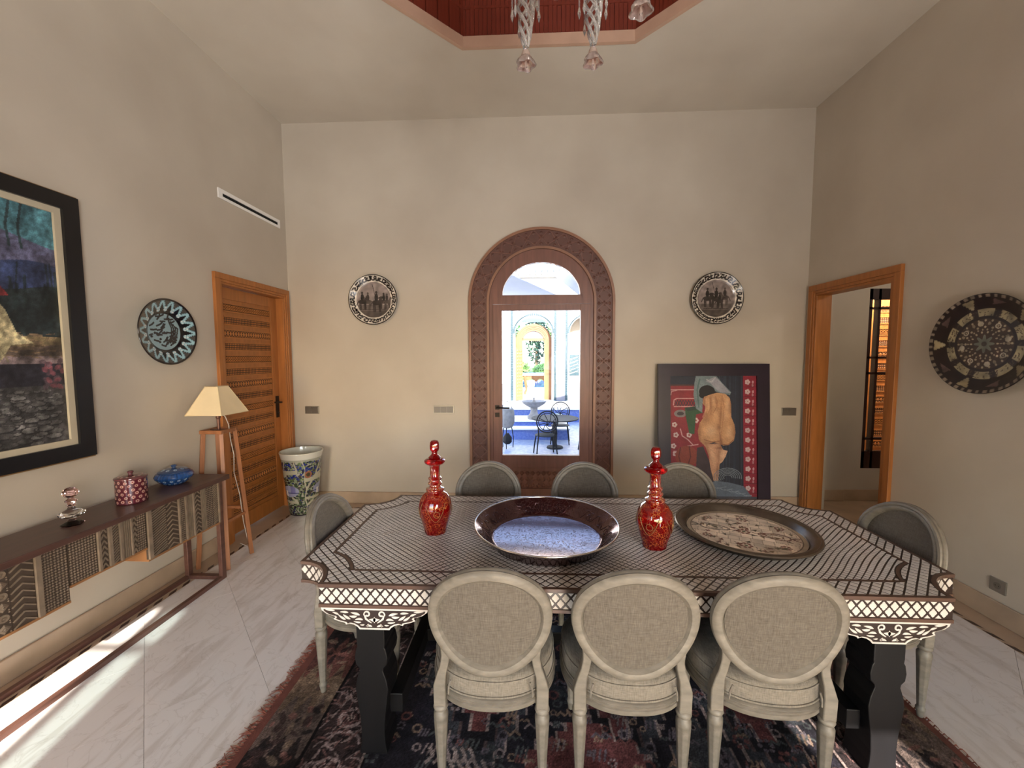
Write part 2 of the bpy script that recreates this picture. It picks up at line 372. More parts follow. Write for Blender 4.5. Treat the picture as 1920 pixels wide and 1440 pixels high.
# rear wall behind the camera: left open glazed door, wide window added for light, right narrow window
g = G(); xs = [XL, -2.45, -1.23, .05, 1.97, 2.04, 2.52, XR]
g.span((xs[0], YR-T, 0), (xs[1], YR, ZC+.2)); g.span((xs[2], YR-T, 0), (xs[3], YR, ZC+.2)); g.span((xs[4], YR-T, 0), (xs[5], YR, ZC+.2)); g.span((xs[6], YR-T, 0), (xs[7], YR, ZC+.2))
g.span((xs[1], YR-T, 2.48), (xs[2], YR, ZC+.2)); g.span((xs[3], YR-T, 2.45), (xs[4], YR, ZC+.2)); g.span((xs[5], YR-T, 2.20), (xs[6], YR, ZC+.2))
struct(g, 'wall_rear', mWALL)
dr = struct_root('door_4'); g = G(); g.span((-2.45, YR-.13, 2.205), (-1.23, YR-.1, 2.235)); g.span((-1.45, YR-.16, 0), (-1.40, YR-.1, 2.48)); g.span((-2.45, YR-.16, 0), (-2.41, YR-.1, 2.48)); g.build('door_frame', mRED, dr)
g = G(); g.span((-1.40, YR-.135, 0), (-1.23, YR-.125, 2.48)); g.build('pane', mGLASST, dr)
wr = struct_root('added_window'); g = G()  # window added to hold the rear fill light
for x in (.08, 1.02, 1.94): g.span((x-.03, YR-.2, 0), (x+.03, YR-.14, 2.45))
for z in (.04, 1.2, 2.41): g.span((.05, YR-.2, z-.03), (1.97, YR-.14, z+.03))
g.build('window_frame', mRED, wr); g = G(); g.span((.05, YR-.14, 1.30), (1.97, YR-.13, 2.45)); g.build('added_blind', mLINER, wr)  # blind added; the gap below lets sun reach the unseen floor
# ceiling with octagonal lantern
OC, OA = (.15, 1.79), 1.735; OR = OA/math.cos(PI/8)
def oct_pts(r): return [(OC[0]+r*math.cos(PI/8+k*PI/4), OC[1]+r*math.sin(PI/8+k*PI/4)) for k in range(8)]
O8 = oct_pts(OR)
ceil = G(); box4 = [(XR+T, YR-T), (XR+T, YB+T), (XL-T, YB+T), (XL-T, YR-T)]
def ring(z):
    o = [(p[0], p[1], z) for p in O8]; return o
x0, x1, y0, y1 = XL-T, XR+T, YR-T, YB+T
outer = [(x1, OC[1]+OA*math.tan(PI/8)), (OC[0]+OA*math.tan(PI/8), y1), (OC[0]-OA*math.tan(PI/8), y1), (x0, OC[1]+OA*math.tan(PI/8)), (x0, OC[1]-OA*math.tan(PI/8)), (OC[0]-OA*math.tan(PI/8), y0), (OC[0]+OA*math.tan(PI/8), y0), (x1, OC[1]-OA*math.tan(PI/8))]
corner = {0: (x1, y1), 2: (x0, y1), 4: (x0, y0), 6: (x1, y0)}
for k in range(8):
    j = (k+1) % 8; poly = [O8[k], O8[j], outer[j]]
    if k in corner: poly.append(corner[k])
    poly.append(outer[k])
    ceil.prism(poly, ZC, ZC+.22)
ceiling = struct(ceil, 'ceiling', mCEIL)
g = G(); Oi = oct_pts(OR-.035)
for k in range(8):
    j = (k+1) % 8; g.prism([O8[k], O8[j], Oi[j], Oi[k]], ZC-.004, ZC+.085)
g.build('lantern_band', mPINK, ceiling)
side = 2*OA*math.tan(PI/8); NP = 40; pw = side/NP
pl = G(); pl.span((-pw/2+.0012, -.012, 0), (pw/2-.0012, .012, .95)); plm = pl.data('plank', mPLANK)
rest = G()
for k in range(8):
    a = Vector((*O8[k], 0)); b = Vector((*O8[(k+1) % 8], 0)); d = (b-a).normalized(); ang = math.atan2(d.y, d.x)
    for i in range(NP):
        p = a+d*(pw*(i+.5)); off = .004*((i*7+k) % 3-1); n = Vector((-d.y, d.x, 0)); p = p+n*(.012+off)
        if k in (0, 1, 2): inst('plank', plm, ceiling, (p.x, p.y, ZC+.085), (0, 0, ang))
        else: rest.box((p.x, p.y, ZC+.085+.475), (pw-.0024, .024, .95), 0, Matrix.Rotation(ang, 3, 'Z'))
rest.build('plank_lining', mPLANK, ceiling, kind='stuff')
g = G(); Ob = oct_pts(OR+.16)
for k in range(8):
    j = (k+1) % 8; g.prism([O8[k], O8[j], Ob[j], Ob[k]], ZC+.2, ZC+1.25)
g.prism(Ob, ZC+1.05, ZC+1.25)
for zz, w in ((ZC+.30, .02), (ZC+1.0, .05)):
    Om = oct_pts(OR-.035)
    for k in range(8):
        j = (k+1) % 8; g.prism([O8[k], O8[j], Om[j], Om[k]], zz, zz+w)
g.build('lantern_shell', mPLANK, ceiling)
# floor: sub-slab, tan border, brown inlay, diagonal marble tiles
g = G(); g.span((XL-T, YR-T, -.25), (XR+T, YB+T, -.012)); floor = struct(g, 'floor', mGROUT)
bx0, bx1, by1 = XL+.155, XR-.165, YB-.155
g = G(); g.span((XL, YR, -.012), (bx0-.016, YB, 0)); g.span((bx1+.016, YR, -.012), (XR, YB, 0)); g.span((bx0-.016, by1+.016, -.012), (bx1+.016, YB, 0))
g.span((XL-T, 3.45, -.012), (XL, 4.4, 0)); g.span((XR, 3.45, -.012), (XR+T, 4.35, 0)); g.span((DX-.72, YB, -.012), (DX+.72, YB+T, 0)); g.span((-2.45, YR-T, -.012), (-1.23, YR, 0)); g.span((2.06, YR-T, -.012), (2.47, YR, 0))
g.build('border_slab', mMTAN, floor)
def clip_rect(poly, x0, x1, y0, y1):
    for ax, lim, sg in ((0, x0, 1), (0, x1, -1), (1, y0, 1), (1, y1, -1)):
        out = []
        for i in range(len(poly)):
            p, q = poly[i-1], poly[i]; a, b = sg*(p[ax]-lim), sg*(q[ax]-lim)
            if (a >= 0) != (b >= 0):
                t = a/(a-b); out.append((p[0]+(q[0]-p[0])*t, p[1]+(q[1]-p[1])*t))
            if b >= 0: out.append(q)
        poly = out
        if not poly: return poly
    return poly
ts = .47; hs = ts/2-.0007; tile_me = G().span((-hs, -hs, -.012), (hs, hs, 0)).data('tile', mMARB)
dgl = ts/math.sqrt(2)
for i in range(-16, 17):
    for j in range(-16, 17):
        cx = .0+(i+j)*dgl+.17; cy = 2.03+(j-i)*dgl
        h2 = hs*math.sqrt(2); poly = [(cx+h2, cy), (cx, cy+h2), (cx-h2, cy), (cx, cy-h2)]
        if cx+h2 < bx0 or cx-h2 > bx1 or cy+h2 < YR or cy-h2 > by1: continue
        lim = (bx0+.018, bx1-.018, YR, by1-.018)
        if cx-h2 >= lim[0] and cx+h2 <= lim[1] and cy-h2 >= lim[2] and cy+h2 <= lim[3]: inst('tile', tile_me, floor, (cx, cy, 0), (0, 0, PI/4))
        else:
            pc = clip_rect(poly, *lim)
            if len(pc) >= 3: G().prism([(p[0]-cx, p[1]-cy) for p in pc], -.012, 0).build('tile', mMARB, floor, (cx, cy, 0))
# inlay borders: dark strip with pale bow-tie pieces
loz = G().prism([(-.05, -.012), (-.012, .012), (.05, .012), (.012, -.012)], -.001, .0004).data('inlay_lozenge', mMDRK)
lz2 = G().prism([(-.012, -.012), (0, 0), (-.012, .012), (.024, .012), (.012, 0), (.024, -.012)], -.001, .0004).data('inlay_bowtie', mMTAN)
def inlay(name, p0, p1):
    d = Vector((p1[0]-p0[0], p1[1]-p0[1], 0)); L = d.length; ang = math.atan2(d.y, d.x); g = G()
    g.box(((p0[0]+p1[0])/2, (p0[1]+p1[1])/2, -.0065), (L, .032, .011), 0, Matrix.Rotation(ang, 3, 'Z')); o = struct(g, name, mMTAN); n = int(L/.115); d.normalize()
    for i in range(n):
        p = Vector((*p0, 0))+d*(.115*(i+.5)); inst('inlay_lozenge', loz, o, p, (0, 0, ang))
    return o
inlay('trim_1', (bx0, YR+.02), (bx0, by1)); inlay('trim_2', (bx1, YR+.02), (bx1, by1)); inlay('trim_3', (bx0+.02, by1), (bx1-.02, by1))
# baseboards
def base(name, segs):
    g = G()
    for a, b in segs: g.span((*a, 0), (*b, .135)); 
    return struct(g, name, mMTAN, bev=.006)
base('baseboard_back', [((XL, YB-.016), (DX-.81, YB)), ((DX+.81, YB-.016), (XR, YB))])
base('baseboard_left', [((XL, YR), (XL+.016, 3.39)), ((XL, 4.47), (XL+.016, YB))])
base('baseboard_right', [((XR-.016, YR), (XR, 3.37)), ((XR-.016, 4.43), (XR, YB))])
# ================================================================== DOOR 1: carved cedar door in left wall
d1 = struct_root('door_1', (XL, 3.93, 0))
g = G(); prof = [(0, 0), (.0, .02), (.03, .032), (.075, .026), (.09, .012), (.09, -.14), (0, -.14)]
def casing(g, y0, y1, zt, w, out, depth, mi=0, sgn=1):
    """flat door casing with a stepped inner edge; sgn is the room side along x"""
    for a, b, p in ((0, w*.55, out), (w*.55, w*.8, out*.72), (w*.8, w, out*.4)):
        g.span((-sgn*depth, y0+a, 0), (sgn*p, y0+b, zt-b)); g.span((-sgn*depth, y1-b, 0), (sgn*p, y1-a, zt-b)); g.span((-sgn*depth, y0+a, zt-b), (sgn*p, y1-a, zt-a))
casing(g, -.54, .53, 2.445, .095, .028, .16); g.build('door_frame', mOAK, d1, bev=.003)
g = G(); lx = -.085; ly0, ly1 = -.445, .435
g.span((lx-.045, ly0, .01), (lx, ly1, 2.345)); 
g.span((lx, ly0, .01), (lx+.012, ly0+.10, 2.345)); g.span((lx, ly1-.10, .01), (lx+.012, ly1, 2.345)); g.span((lx, ly0+.10, 2.24), (lx+.012, ly1-.10, 2.345)); g.span((lx, ly0+.10, .01), (lx+.012, ly1-.10, .16))
leaf1 = g.build('leaf', mOAK, d1, bev=.002)
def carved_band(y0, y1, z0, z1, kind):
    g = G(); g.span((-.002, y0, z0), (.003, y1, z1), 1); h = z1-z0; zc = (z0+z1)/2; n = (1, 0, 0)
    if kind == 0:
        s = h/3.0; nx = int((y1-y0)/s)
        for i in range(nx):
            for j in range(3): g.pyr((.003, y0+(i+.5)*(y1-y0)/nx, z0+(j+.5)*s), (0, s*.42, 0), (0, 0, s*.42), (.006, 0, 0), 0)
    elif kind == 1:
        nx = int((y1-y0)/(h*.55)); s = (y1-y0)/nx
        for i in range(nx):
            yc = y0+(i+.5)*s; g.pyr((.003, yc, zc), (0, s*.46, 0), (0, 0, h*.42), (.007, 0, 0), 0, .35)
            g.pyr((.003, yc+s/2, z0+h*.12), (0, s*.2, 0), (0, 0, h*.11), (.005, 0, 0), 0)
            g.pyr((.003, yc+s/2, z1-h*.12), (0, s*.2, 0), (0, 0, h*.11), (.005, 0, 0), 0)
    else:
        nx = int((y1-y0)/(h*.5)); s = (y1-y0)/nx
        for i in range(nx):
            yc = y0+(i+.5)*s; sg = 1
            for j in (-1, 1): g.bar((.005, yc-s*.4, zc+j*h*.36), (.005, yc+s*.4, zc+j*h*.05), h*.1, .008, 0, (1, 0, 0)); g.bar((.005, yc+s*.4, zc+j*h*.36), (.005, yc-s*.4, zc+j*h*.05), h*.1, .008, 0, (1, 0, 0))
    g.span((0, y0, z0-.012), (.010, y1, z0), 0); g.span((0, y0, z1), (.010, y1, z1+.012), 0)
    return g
bandm = {}
NB = 17; bz = np.linspace(.17, 2.225, NB+1)
for k in range(NB):
    kd = (2, 0, 1, 0)[k % 4]
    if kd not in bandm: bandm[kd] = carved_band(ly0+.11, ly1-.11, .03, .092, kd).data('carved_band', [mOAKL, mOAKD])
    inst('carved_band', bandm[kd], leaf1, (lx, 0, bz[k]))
h1 = G(); h1.span((lx+.012, ly1-.075, 1.03), (lx+.020, ly1-.03, 1.27)); h1.tube([(lx+.02, ly1-.052, 1.20), (lx+.065, ly1-.052, 1.20), (lx+.068, ly1-.10, 1.205), (lx+.066, ly1-.17, 1.21)], .009, 8); h1.lathe([(.016, 0), (.016, .008), (.008, .008)], 10, (lx+.02, ly1-.052, 1.08)); h1.build('door_handle', mBRASS, d1, smooth=40)
# ================================================================== DOOR 3: open doorway in right wall with corridor
d3 = struct_root('door_3', (XR, 3.90, 0)); g = G(); casing(g, -.53, .53, 2.425, .105, .03, TR+.02, 0, -1); g.build('door_frame', mOAK, d3, bev=.003)
CX0 = XR+TR; WX0, WX1 = 3.845, 4.75; CY = YB+T
g = G(); g.span((XR+T, CY-.02, 0), (3.655, CY+.1, 3.0)); g.span((3.655, CY, 0), (WX0, CY+.1, 3.0)); g.span((WX1, CY, 0), (6.0, CY+.1, 3.0)); g.span((WX0, CY, 0), (WX1, CY+.1, .385)); g.span((WX0, CY, 2.45), (WX1, CY+.1, 3.0))
g.span((CX0, 1.7, 0), (6.2, 1.9, 3)); g.span((6.0, 1.9, 0), (6.2, 8.2, 3)); g.span((XR+T, 8.0, 0), (6.2, 8.2, 3)); g.span((XR+T-.1, CY+.1, 0), (XR+T, 8.2, 3))
struct(g, 'wall_corridor', mWALL)
struct(G().span((CX0, 1.7, 3.0), (6.2, 8.2, 3.1)), 'ceiling_corridor', mCEIL); struct(G().span((CX0, 1.7, -.2), (6.2, 8.2, 0)), 'floor_corridor', mMTAN)
base('baseboard_corridor', [((XR+T, CY-.034), (3.655, CY-.02)), ((3.655, CY-.014), (6.0, CY))])
wd = struct_root('window_1', (WX0, CY+.03, 0)); g = G()     # dark glazed inner window
fw = WX1-WX0
for a, b in ((0, .035), (.10, .128), (.40, .428), (.66, .688), (fw-.05, fw)): g.span((a, -.03, .385), (b, .03, 2.45))
for a, b in ((.385, .585), (.72, .745), (1.48, 1.505), (1.66, 1.685), (2.22, 2.245), (2.33, 2.45)): g.span((0, -.03, a), (fw, .03, b))
g.build('window_frame', mEBON, wd); G().span((.03, -.004, .5), (fw-.05, .004, 2.4)).build('pane', mGLASS, wd)
d5 = struct_root('door_5', (4.36, 5.55, 0)); d5.rotation_euler = (0, 0, -PI/2)        # carved door seen through the panes
G().span((-.05, -.02, 0), (.004, .15, 2.5)).build('door_frame', mLINER, d5)
g = G(); g.span((-.05, .15, .01), (0, 1.1, 2.45)); lf5 = g.build('leaf', mOAK, d5)
bm5 = {}
for k in range(15):
    kd = (2, 0, 1, 0)[k % 4]
    if kd not in bm5: bm5[kd] = carved_band(.19, .98, .03, .105, kd).data('carved_band', [mOAKL, mOAKD])
    inst('carved_band', bm5[kd], lf5, (0, 0, .14+k*.150))
g = G(); g.span((.004, .06, 1.15), (.012, .10, 1.40)); g.tube([(.012, .08, 1.32), (.05, .08, 1.32), (.05, .02, 1.32)], .008, 6); g.build('door_handle', mBRASS, d5)
lamp('back_room_fill', 'POINT', (4.75, 5.12, 2.75), 55, (1, .86, .68), shadow_soft_size=.08)  # added unseen light standing for sun on the carved door
lamp('corridor_fill', 'POINT', (4.3, 3.4, 2.8), 7, (1, .88, .74), shadow_soft_size=.1)  # added unseen light to lift the corridor walls
# ================================================================== DOOR 2: arched glazed door
d2 = struct_root('door_2', (DX, YB, 0))
def arc_path(half, spring, rise, n=40, nz=12):
    P = [(-half, spring*i/nz) for i in range(nz)]+[(-half*math.cos(PI*i/n), spring+rise*math.sin(PI*i/n)) for i in range(n+1)]+[(half, spring*(nz-1-i)/nz) for i in range(nz)]
    return P
def arch_band(g, h0, h1, spring, y0, y1, mi=0, zb=0., n=40):
    A = [(-h0, zb)]+[(-h0*math.cos(PI*i/n), spring+h0*math.sin(PI*i/n)) for i in range(n+1)]+[(h0, zb)]
    B = [(-h1, zb)]+[(-h1*math.cos(PI*i/n), spring+h1*math.sin(PI*i/n)) for i in range(n+1)]+[(h1, zb)]
    vs = []; fs = []
    for a, b in zip(A, B): vs += [(a[0], y0, a[1]), (b[0], y0, b[1]), (b[0], y1, b[1]), (a[0], y1, a[1])]
    for i in range(len(A)-1):
        for k in range(4): fs.append((4*i+k, 4*i+(k+1) % 4, 4*i+4+(k+1) % 4, 4*i+4+k))
    fs += [(0, 1, 2, 3), tuple(4*(len(A)-1)+k for k in (3, 2, 1, 0))]; g.add(vs, fs, mi)
SPR = 2.295
g = G(); arch_band(g, .775, .803, SPR, -.05, .03); arch_band(g, .575, .60, SPR, -.05, .03); g.build('casing_moulding', mREDB, d2, smooth=50)
g = G(); arch_band(g, .60, .775, SPR, -.028, .02, 1)
ln = []; # carved lozenges following the band
Ltot = SPR*2+PI*.6875; s = 0.0; step = .155; m_ = .6875
def band_frame(s):
    if s < SPR: return Vector((-m_, 0, s)), Vector((0, 0, 1)), Vector((-1, 0, 0))
    if s < SPR+PI*m_:
        a = (s-SPR)/m_; return Vector((-m_*math.cos(a), 0, SPR+m_*math.sin(a))), Vector((math.sin(a), 0, math.cos(a))), Vector((-math.cos(a), 0, math.sin(a)))
    return Vector((m_, 0, SPR-(s-SPR-PI*m_))), Vector((0, 0, -1)), Vector((1, 0, 0))
nn = int(Ltot/step); step = Ltot/nn
for i in range(nn):
    o, t, n = band_frame((i+.5)*step); o = o+Vector((0, -.028, 0))
    for sg in (-1, 1): g.bar(o+t*step*.5+n*sg*.080, o-t*step*.5-n*sg*.080, .007, .010, 0, (0, -1, 0))
    g.pyr(o, t*step*.20, n*.040, (0, -.006, 0), 1, .3)
    for sg in (-1, 1): g.pyr(o+n*sg*.058, t*step*.16, n*.018, (0, -.005, 0), 1, .3)
    o2, t2, n2 = band_frame(min(Ltot-.01, (i+1)*step)); o2 = o2+Vector((0, -.028, 0))
    for sg in (-1, 1): g.pyr(o2+n2*sg*.055, t2*step*.14, n2*.018, (0, -.005, 0), 1)
g.build('carved_casing', [mRED, mREDD], d2)
# fixed frame, transom, fanlight
g = G(); arch_band(g, .449, .575, SPR, -.012, .05, 0, SPR, 30); g.span((-.575, -.012, 2.275), (.575, .05, SPR)); g.span((-.449, -.012, SPR), (.449, .05, 2.375))
n = 30; F = [(-.428*math.cos(PI*i/n), 2.375+.355*math.sin(PI*i/n)) for i in range(n+1)]; H = [(-.449*math.cos(PI*i/n), max(2.375, SPR+.449*math.sin(PI*i/n))) for i in range(n+1)]
for i in range(n): g.add([(F[i][0], -.012, F[i][1]), (F[i+1][0], -.012, F[i+1][1]), (H[i+1][0], -.012, H[i+1][1]), (H[i][0], -.012, H[i][1]), (F[i][0], .05, F[i][1]), (F[i+1][0], .05, F[i+1][1])], [(0, 1, 2, 3), (0, 4, 5, 1)])
g.span((-.575, -.012, 0), (-.537, .05, 2.275)); g.span((.537, -.012, 0), (.575, .05, 2.275)); g.build('door_frame', mRED, d2)
g = G(); lz0, lz1 = .02, 2.27; gx0, gx1, gz0, gz1 = -.435, .432, .585, 2.205
g.span((-.535, -.03, lz0), (gx0, .03, lz1)); g.span((gx1, -.03, lz0), (.535, .03, lz1)); g.span((gx0, -.03, gz1), (gx1, .03, lz1)); g.span((gx0, -.03, .42), (gx1, .03, gz0)); g.span((gx0, -.03, lz0), (gx1, .03, .2)); g.span((gx0, -.012, .2), (gx1, .02, .42))
leaf2 = g.build('leaf', mRED, d2, bev=.003)
g = G()
for i in range(14):
    for j in range(3): g.pyr((-.40+i*.0615, -.012, .235+j*.07), (.029, 0, 0), (0, 0, .033), (0, -.012, 0), 0, .3)
g.span((gx0, -.035, .405), (gx1, -.0, .44)); g.build('carved_lattice', mRED, leaf2)
g = G(); g.span((gx0, -.003, gz0), (gx1, .003, gz1)); g.build('pane', mGLASS, d2)
g = G(); g.prism([(-.428*math.cos(PI*i/n), 2.376+.352*math.sin(PI*i/n)) for i in range(n+1)], -.003, .003, lambda u, v, d: (u, d, v)); g.build('pane', mGLASS, d2)
g = G()
for zc in (1.13, 1.045): g.box((-.49, -.034, zc), (.05, .008, .05))
g.tube([(-.49, -.034, 1.13), (-.49, -.085, 1.13), (-.47, -.09, 1.13), (-.35, -.09, 1.128)], .010, 8); g.build('door_handle', mBRASS, d2, smooth=40)
# ================================================================== WALL FITTINGS
def vent():
    t = tag(bpy.data.objects.new('air_vent', None), 'long white slot air vent high on the left wall', 'vent'); COL.objects.link(t); t.location = (XL, 3.94, 3.15)
    g = G(); g.span((0, -.44, -.045), (.012, .43, -.020)); g.span((0, -.44, .010), (.012, .43, .042)); g.span((0, -.44, -.020), (.012, -.39, .010)); g.span((0, .40, -.020), (.012, .43, .010)); g.build('grille_frame', mWHITE, t, bev=.002)
    G().span((0, -.39, -.020), (.002, .40, .010)).build('slot', mDARK, t)  # flat dark strip painted for the shade inside the opening
vent()
def switch(name, label, cat, loc, rotz, n, w, h, socket=False):
    t = thing(name, label, cat, loc, rotz); g = G(); g.span((-w/2, -.009, -h/2), (w/2, .002, h/2)); g.build('cover_plate', mSTEEL, t, bev=.002)
    if socket:
        g = G().lathe([(.0, -.004), (.021, -.004), (.021, 0)], 20, caps=False); o = G()
        o.add([(v[0], -.0095+v[2]*.3, v[1]) for v in g.v], g.f); o.build('socket_well', mSTEEL2, t)
        q = G(); q.lathe([(.003, 0), (.003, .004)], 8, (-.009, 0, 0)); q.lathe([(.003, 0), (.003, .004)], 8, (.009, 0, 0)); o = G(); o.add([(v[0], -.0105-v[2]*.2, v[1]) for v in q.v], q.f); o.build('contact_hole', mDARK, t)
    else:
        for i in range(n):
            a = -w/2+.006+i*(w-.012)/n; g = G(); b = a+(w-.012)/n-.004
            g.add([(a, -.009, -h/2+.008), (b, -.009, -h/2+.008), (b, -.009, h/2-.008), (a, -.009, h/2-.008), (a, -.011, -h/2+.008), (b, -.011, -h/2+.008), (b, -.017, h/2-.008), (a, -.017, h/2-.008)], [(4, 5, 6, 7), (0, 1, 5, 4), (1, 2, 6, 5), (2, 3, 7, 6), (3, 0, 4, 7)]); g.build('rocker', mSTEEL2, t)
    return t
switch('light_switch', 'double grey light switch on the back wall above the tall ceramic planter', 'switch', (-2.515, YB, 1.09), 0, 2, .165, .088)
switch('light_switch', 'triple pale light switch on the back wall just left of the arched door', 'switch', (-.98, YB, 1.10), 0, 3, .235, .088)
switch('light_switch', 'double dark grey light switch between the leaning painting and the right corner', 'switch', (2.83, YB, 1.085), 0, 2, .155, .085)
switch('power_socket', 'square metal power socket low on the right wall', 'socket', (XR, 2.585, .235), -PI/2, 1, .09, .085, True)
# ------------------------------------------------------------------ wall plates
def to_wall(normal, tilt=0.):
    n = Vector(normal).normalized(); u = Vector((0, 0, 1)); x = u.cross(n).normalized(); y = n.cross(x)
    return np.array([[x.x, y.x, n.x], [x.y, y.y, n.y], [x.z, y.z, n.z]])
def script_ring(c, r0, r1, seed, n, col, w=.0085, flat=True):
    g = np.random.default_rng(seed); h = r1-r0
    for i in range(n):
        a = 2*PI*(i+.5)/n; rm = (r0+r1)/2
        P = lambda da, dr: ((rm+dr*h)*math.cos(a+da/rm), (rm+dr*h)*math.sin(a+da/rm))
        st = 2*PI*rm/n; k = g.integers(0, 4)
        if k == 0: c.line([P(-.4*st, .2), P(-.3*st, -.25), P(.1*st, -.3), P(.35*st, -.1), P(.25*st, .3)], w, col)
        elif k == 1: c.line([P(-.35*st, -.3), P(-.35*st, .38)], w, col); c.line([P(-.1*st, -.3), P(.35*st, -.28), P(.4*st, .1), P(.1*st, .15)], w, col)
        elif k == 2: c.line([P(.4*st, .3), P(0, .32), P(-.25*st, .05), P(.1*st, -.05), P(.3*st, -.3), P(-.35*st, -.35)], w, col)
        else: c.line([P(-.4*st, -.05), P(-.1*st, -.3), P(.15*st, 0), P(.4*st, -.28)], w, col); c.ell(*P(-.2*st, .25), w*.6, w*.6, col); c.ell(*P(.1*st, .28), w*.6, w*.6, col)
        if g.random() < .6: c.ell(*P(.45*st, .35), w*.55, w*.55, col)
def horse(c, x, y, s, col, flip=1):
    E = lambda dx, dy, rx, ry, rot=0: c.ell(x+flip*dx*s, y+dy*s, rx*s, ry*s, col, flip*rot)
    E(0, 0, .5, .28); E(.42, .32, .16, .34, -.5); E(.6, .55, .22, .1, -.4)
    for lx in (-.35, -.2, .25, .38): c.line([(x+flip*lx*s, y-.1*s), (x+flip*(lx+.05)*s, y-.95*s)], .13*s, col)
    c.line([(x-flip*.48*s, y+.1*s), (x-flip*.7*s, y-.4*s)], .1*s, col)
    c.ell(x-flip*.02*s, y+.55*s, .2*s, .42*s, tuple(v*.75 for v in col)); c.ell(x-flip*.02*s, y+1.08*s, .13*s, .16*s, col)
def plate_profile(R1, well, d, foot=.6):
    return [(R1*.5, 0), (R1*.55, 0.004), (R1*.97, d*.95), (R1, d), (R1*.985, d+.006), (R1*well*1.03, d*.55), (R1*well*.92, d*.38), (.0005, d*.36)]
def back_plate(label, x, z, seed, riders):
    t = thing('wall_plate', label, 'plate', (x, YB-.012, z), group='horsemen plates on the back wall')
    def fn(c):
        r = np.hypot(c.U, c.V); R1 = .278
        c.put(r > R1*.965, (24, 20, 22)); script_ring(c, R1*.74, R1*.95, seed, 30, (26, 20, 22), .0145)
        w = r < R1*.71; c.put((r > R1*.70) & (r < R1*.725), (214, 204, 190)); c.put(w, (142, 128, 122)); c.put(w & (c.V < -.055), (104, 94, 88)); c.put(w & (c.V < -.12), (84, 74, 68))
        for (hx, hy, s, f, k) in riders: horse(c, hx, hy, s*1.22, (58, 50, 46) if k else (84, 74, 68), f)
        hx = riders[0][0]; c.line([(hx-.01, riders[0][1]+.05), (hx-.045, .17)], .006, (50, 42, 40))
        c.line([(-.13, -.105), (.13, -.11)], .006, (58, 50, 46)); c.noise(.10, 60, seed)
    painted_lathe('dish', plate_profile(.278, .72, .05), 220, 150, fn, mGLAZE, t, (206, 196, 182), to_wall((0, -1, 0)), 'flat')
back_plate('black and cream plate of mounted lancers on the back wall left of the arched door', -1.745, 2.335, 3, [(.03, -.03, .085, 1, 1), (-.07, -.02, .07, -1, 0), (-.13, -.02, .075, 1, 1), (.11, -.02, .065, -1, 1), (.15, -.02, .06, 1, 0)])
back_plate('darker plate of riders, on the back wall above the leaning painting', 2.0, 2.315, 11, [(.0, -.005, .08, -1, 1), (-.09, .0, .075, 1, 1), (.09, .01, .07, -1, 0), (.04, -.03, .06, 1, 1)])
def left_plate():
    t = thing('wall_plate', 'turquoise and black dish with zigzag rim on the left wall between painting and door', 'plate', (XL+.012, 2.87, 1.89))
    def fn(c):
        r = np.hypot(c.U, c.V); a = np.arctan2(c.V, c.U); R1 = .245; tq = (150, 186, 196)
        n = 18; tri = np.abs(((a*n/(2*PI)) % 1)-.5)*2
        band = (r > R1*.62) & (r < R1*.93); q = (r/R1-.62)/.31
        c.put(band & (np.abs(q-tri) < .21), tq); c.put(band & (np.abs(q-tri-.30) < .07), (120, 150, 160)); c.put(band & (q > tri+.45), (74, 70, 66))
        for k in range(n):
            b = 2*PI*(k+.5)/n
            for dr, da in ((.66, -.05), (.66, .05), (.73, 0)): c.ell(R1*dr*math.cos(b+da), R1*dr*math.sin(b+da), .006, .006, (206, 214, 214))
        c.put(r > R1*.95, (30, 22, 22)); w = r < R1*.56; c.put(w, (138, 164, 170)); g = np.random.default_rng(5); dk = (16, 18, 28)
        for k in range(40):
            x, y = g.uniform(-.12, .12, 2)
            if math.hypot(x, y) > .115: continue
            th = g.uniform(-.6, .9); L = g.uniform(.012, .035); c.line([(x-L*math.cos(th), y-L*math.sin(th)), (x, y+.004), (x+L*math.cos(th+.6), y+L*math.sin(th+.6))], .0125, dk)
        for k in range(4): c.line([(.03+.022*k, .10-.02*k), (.06+.017*k, .03), (.055+.015*k, -.03), (.02+.02*k, -.09+.01*k)], .012, dk)
        for k in range(9): c.ell(g.uniform(-.11, .03), g.uniform(-.08, 0), .010, .009, dk)
        c.put((r > R1*.54) & (r < R1*.60), (16, 14, 18))
    painted_lathe('dish', plate_profile(.245, .60, .06), 220, 130, fn, mGLAZE, t, (24, 22, 26), to_wall((1, 0, 0)), 'flat')
left_plate()
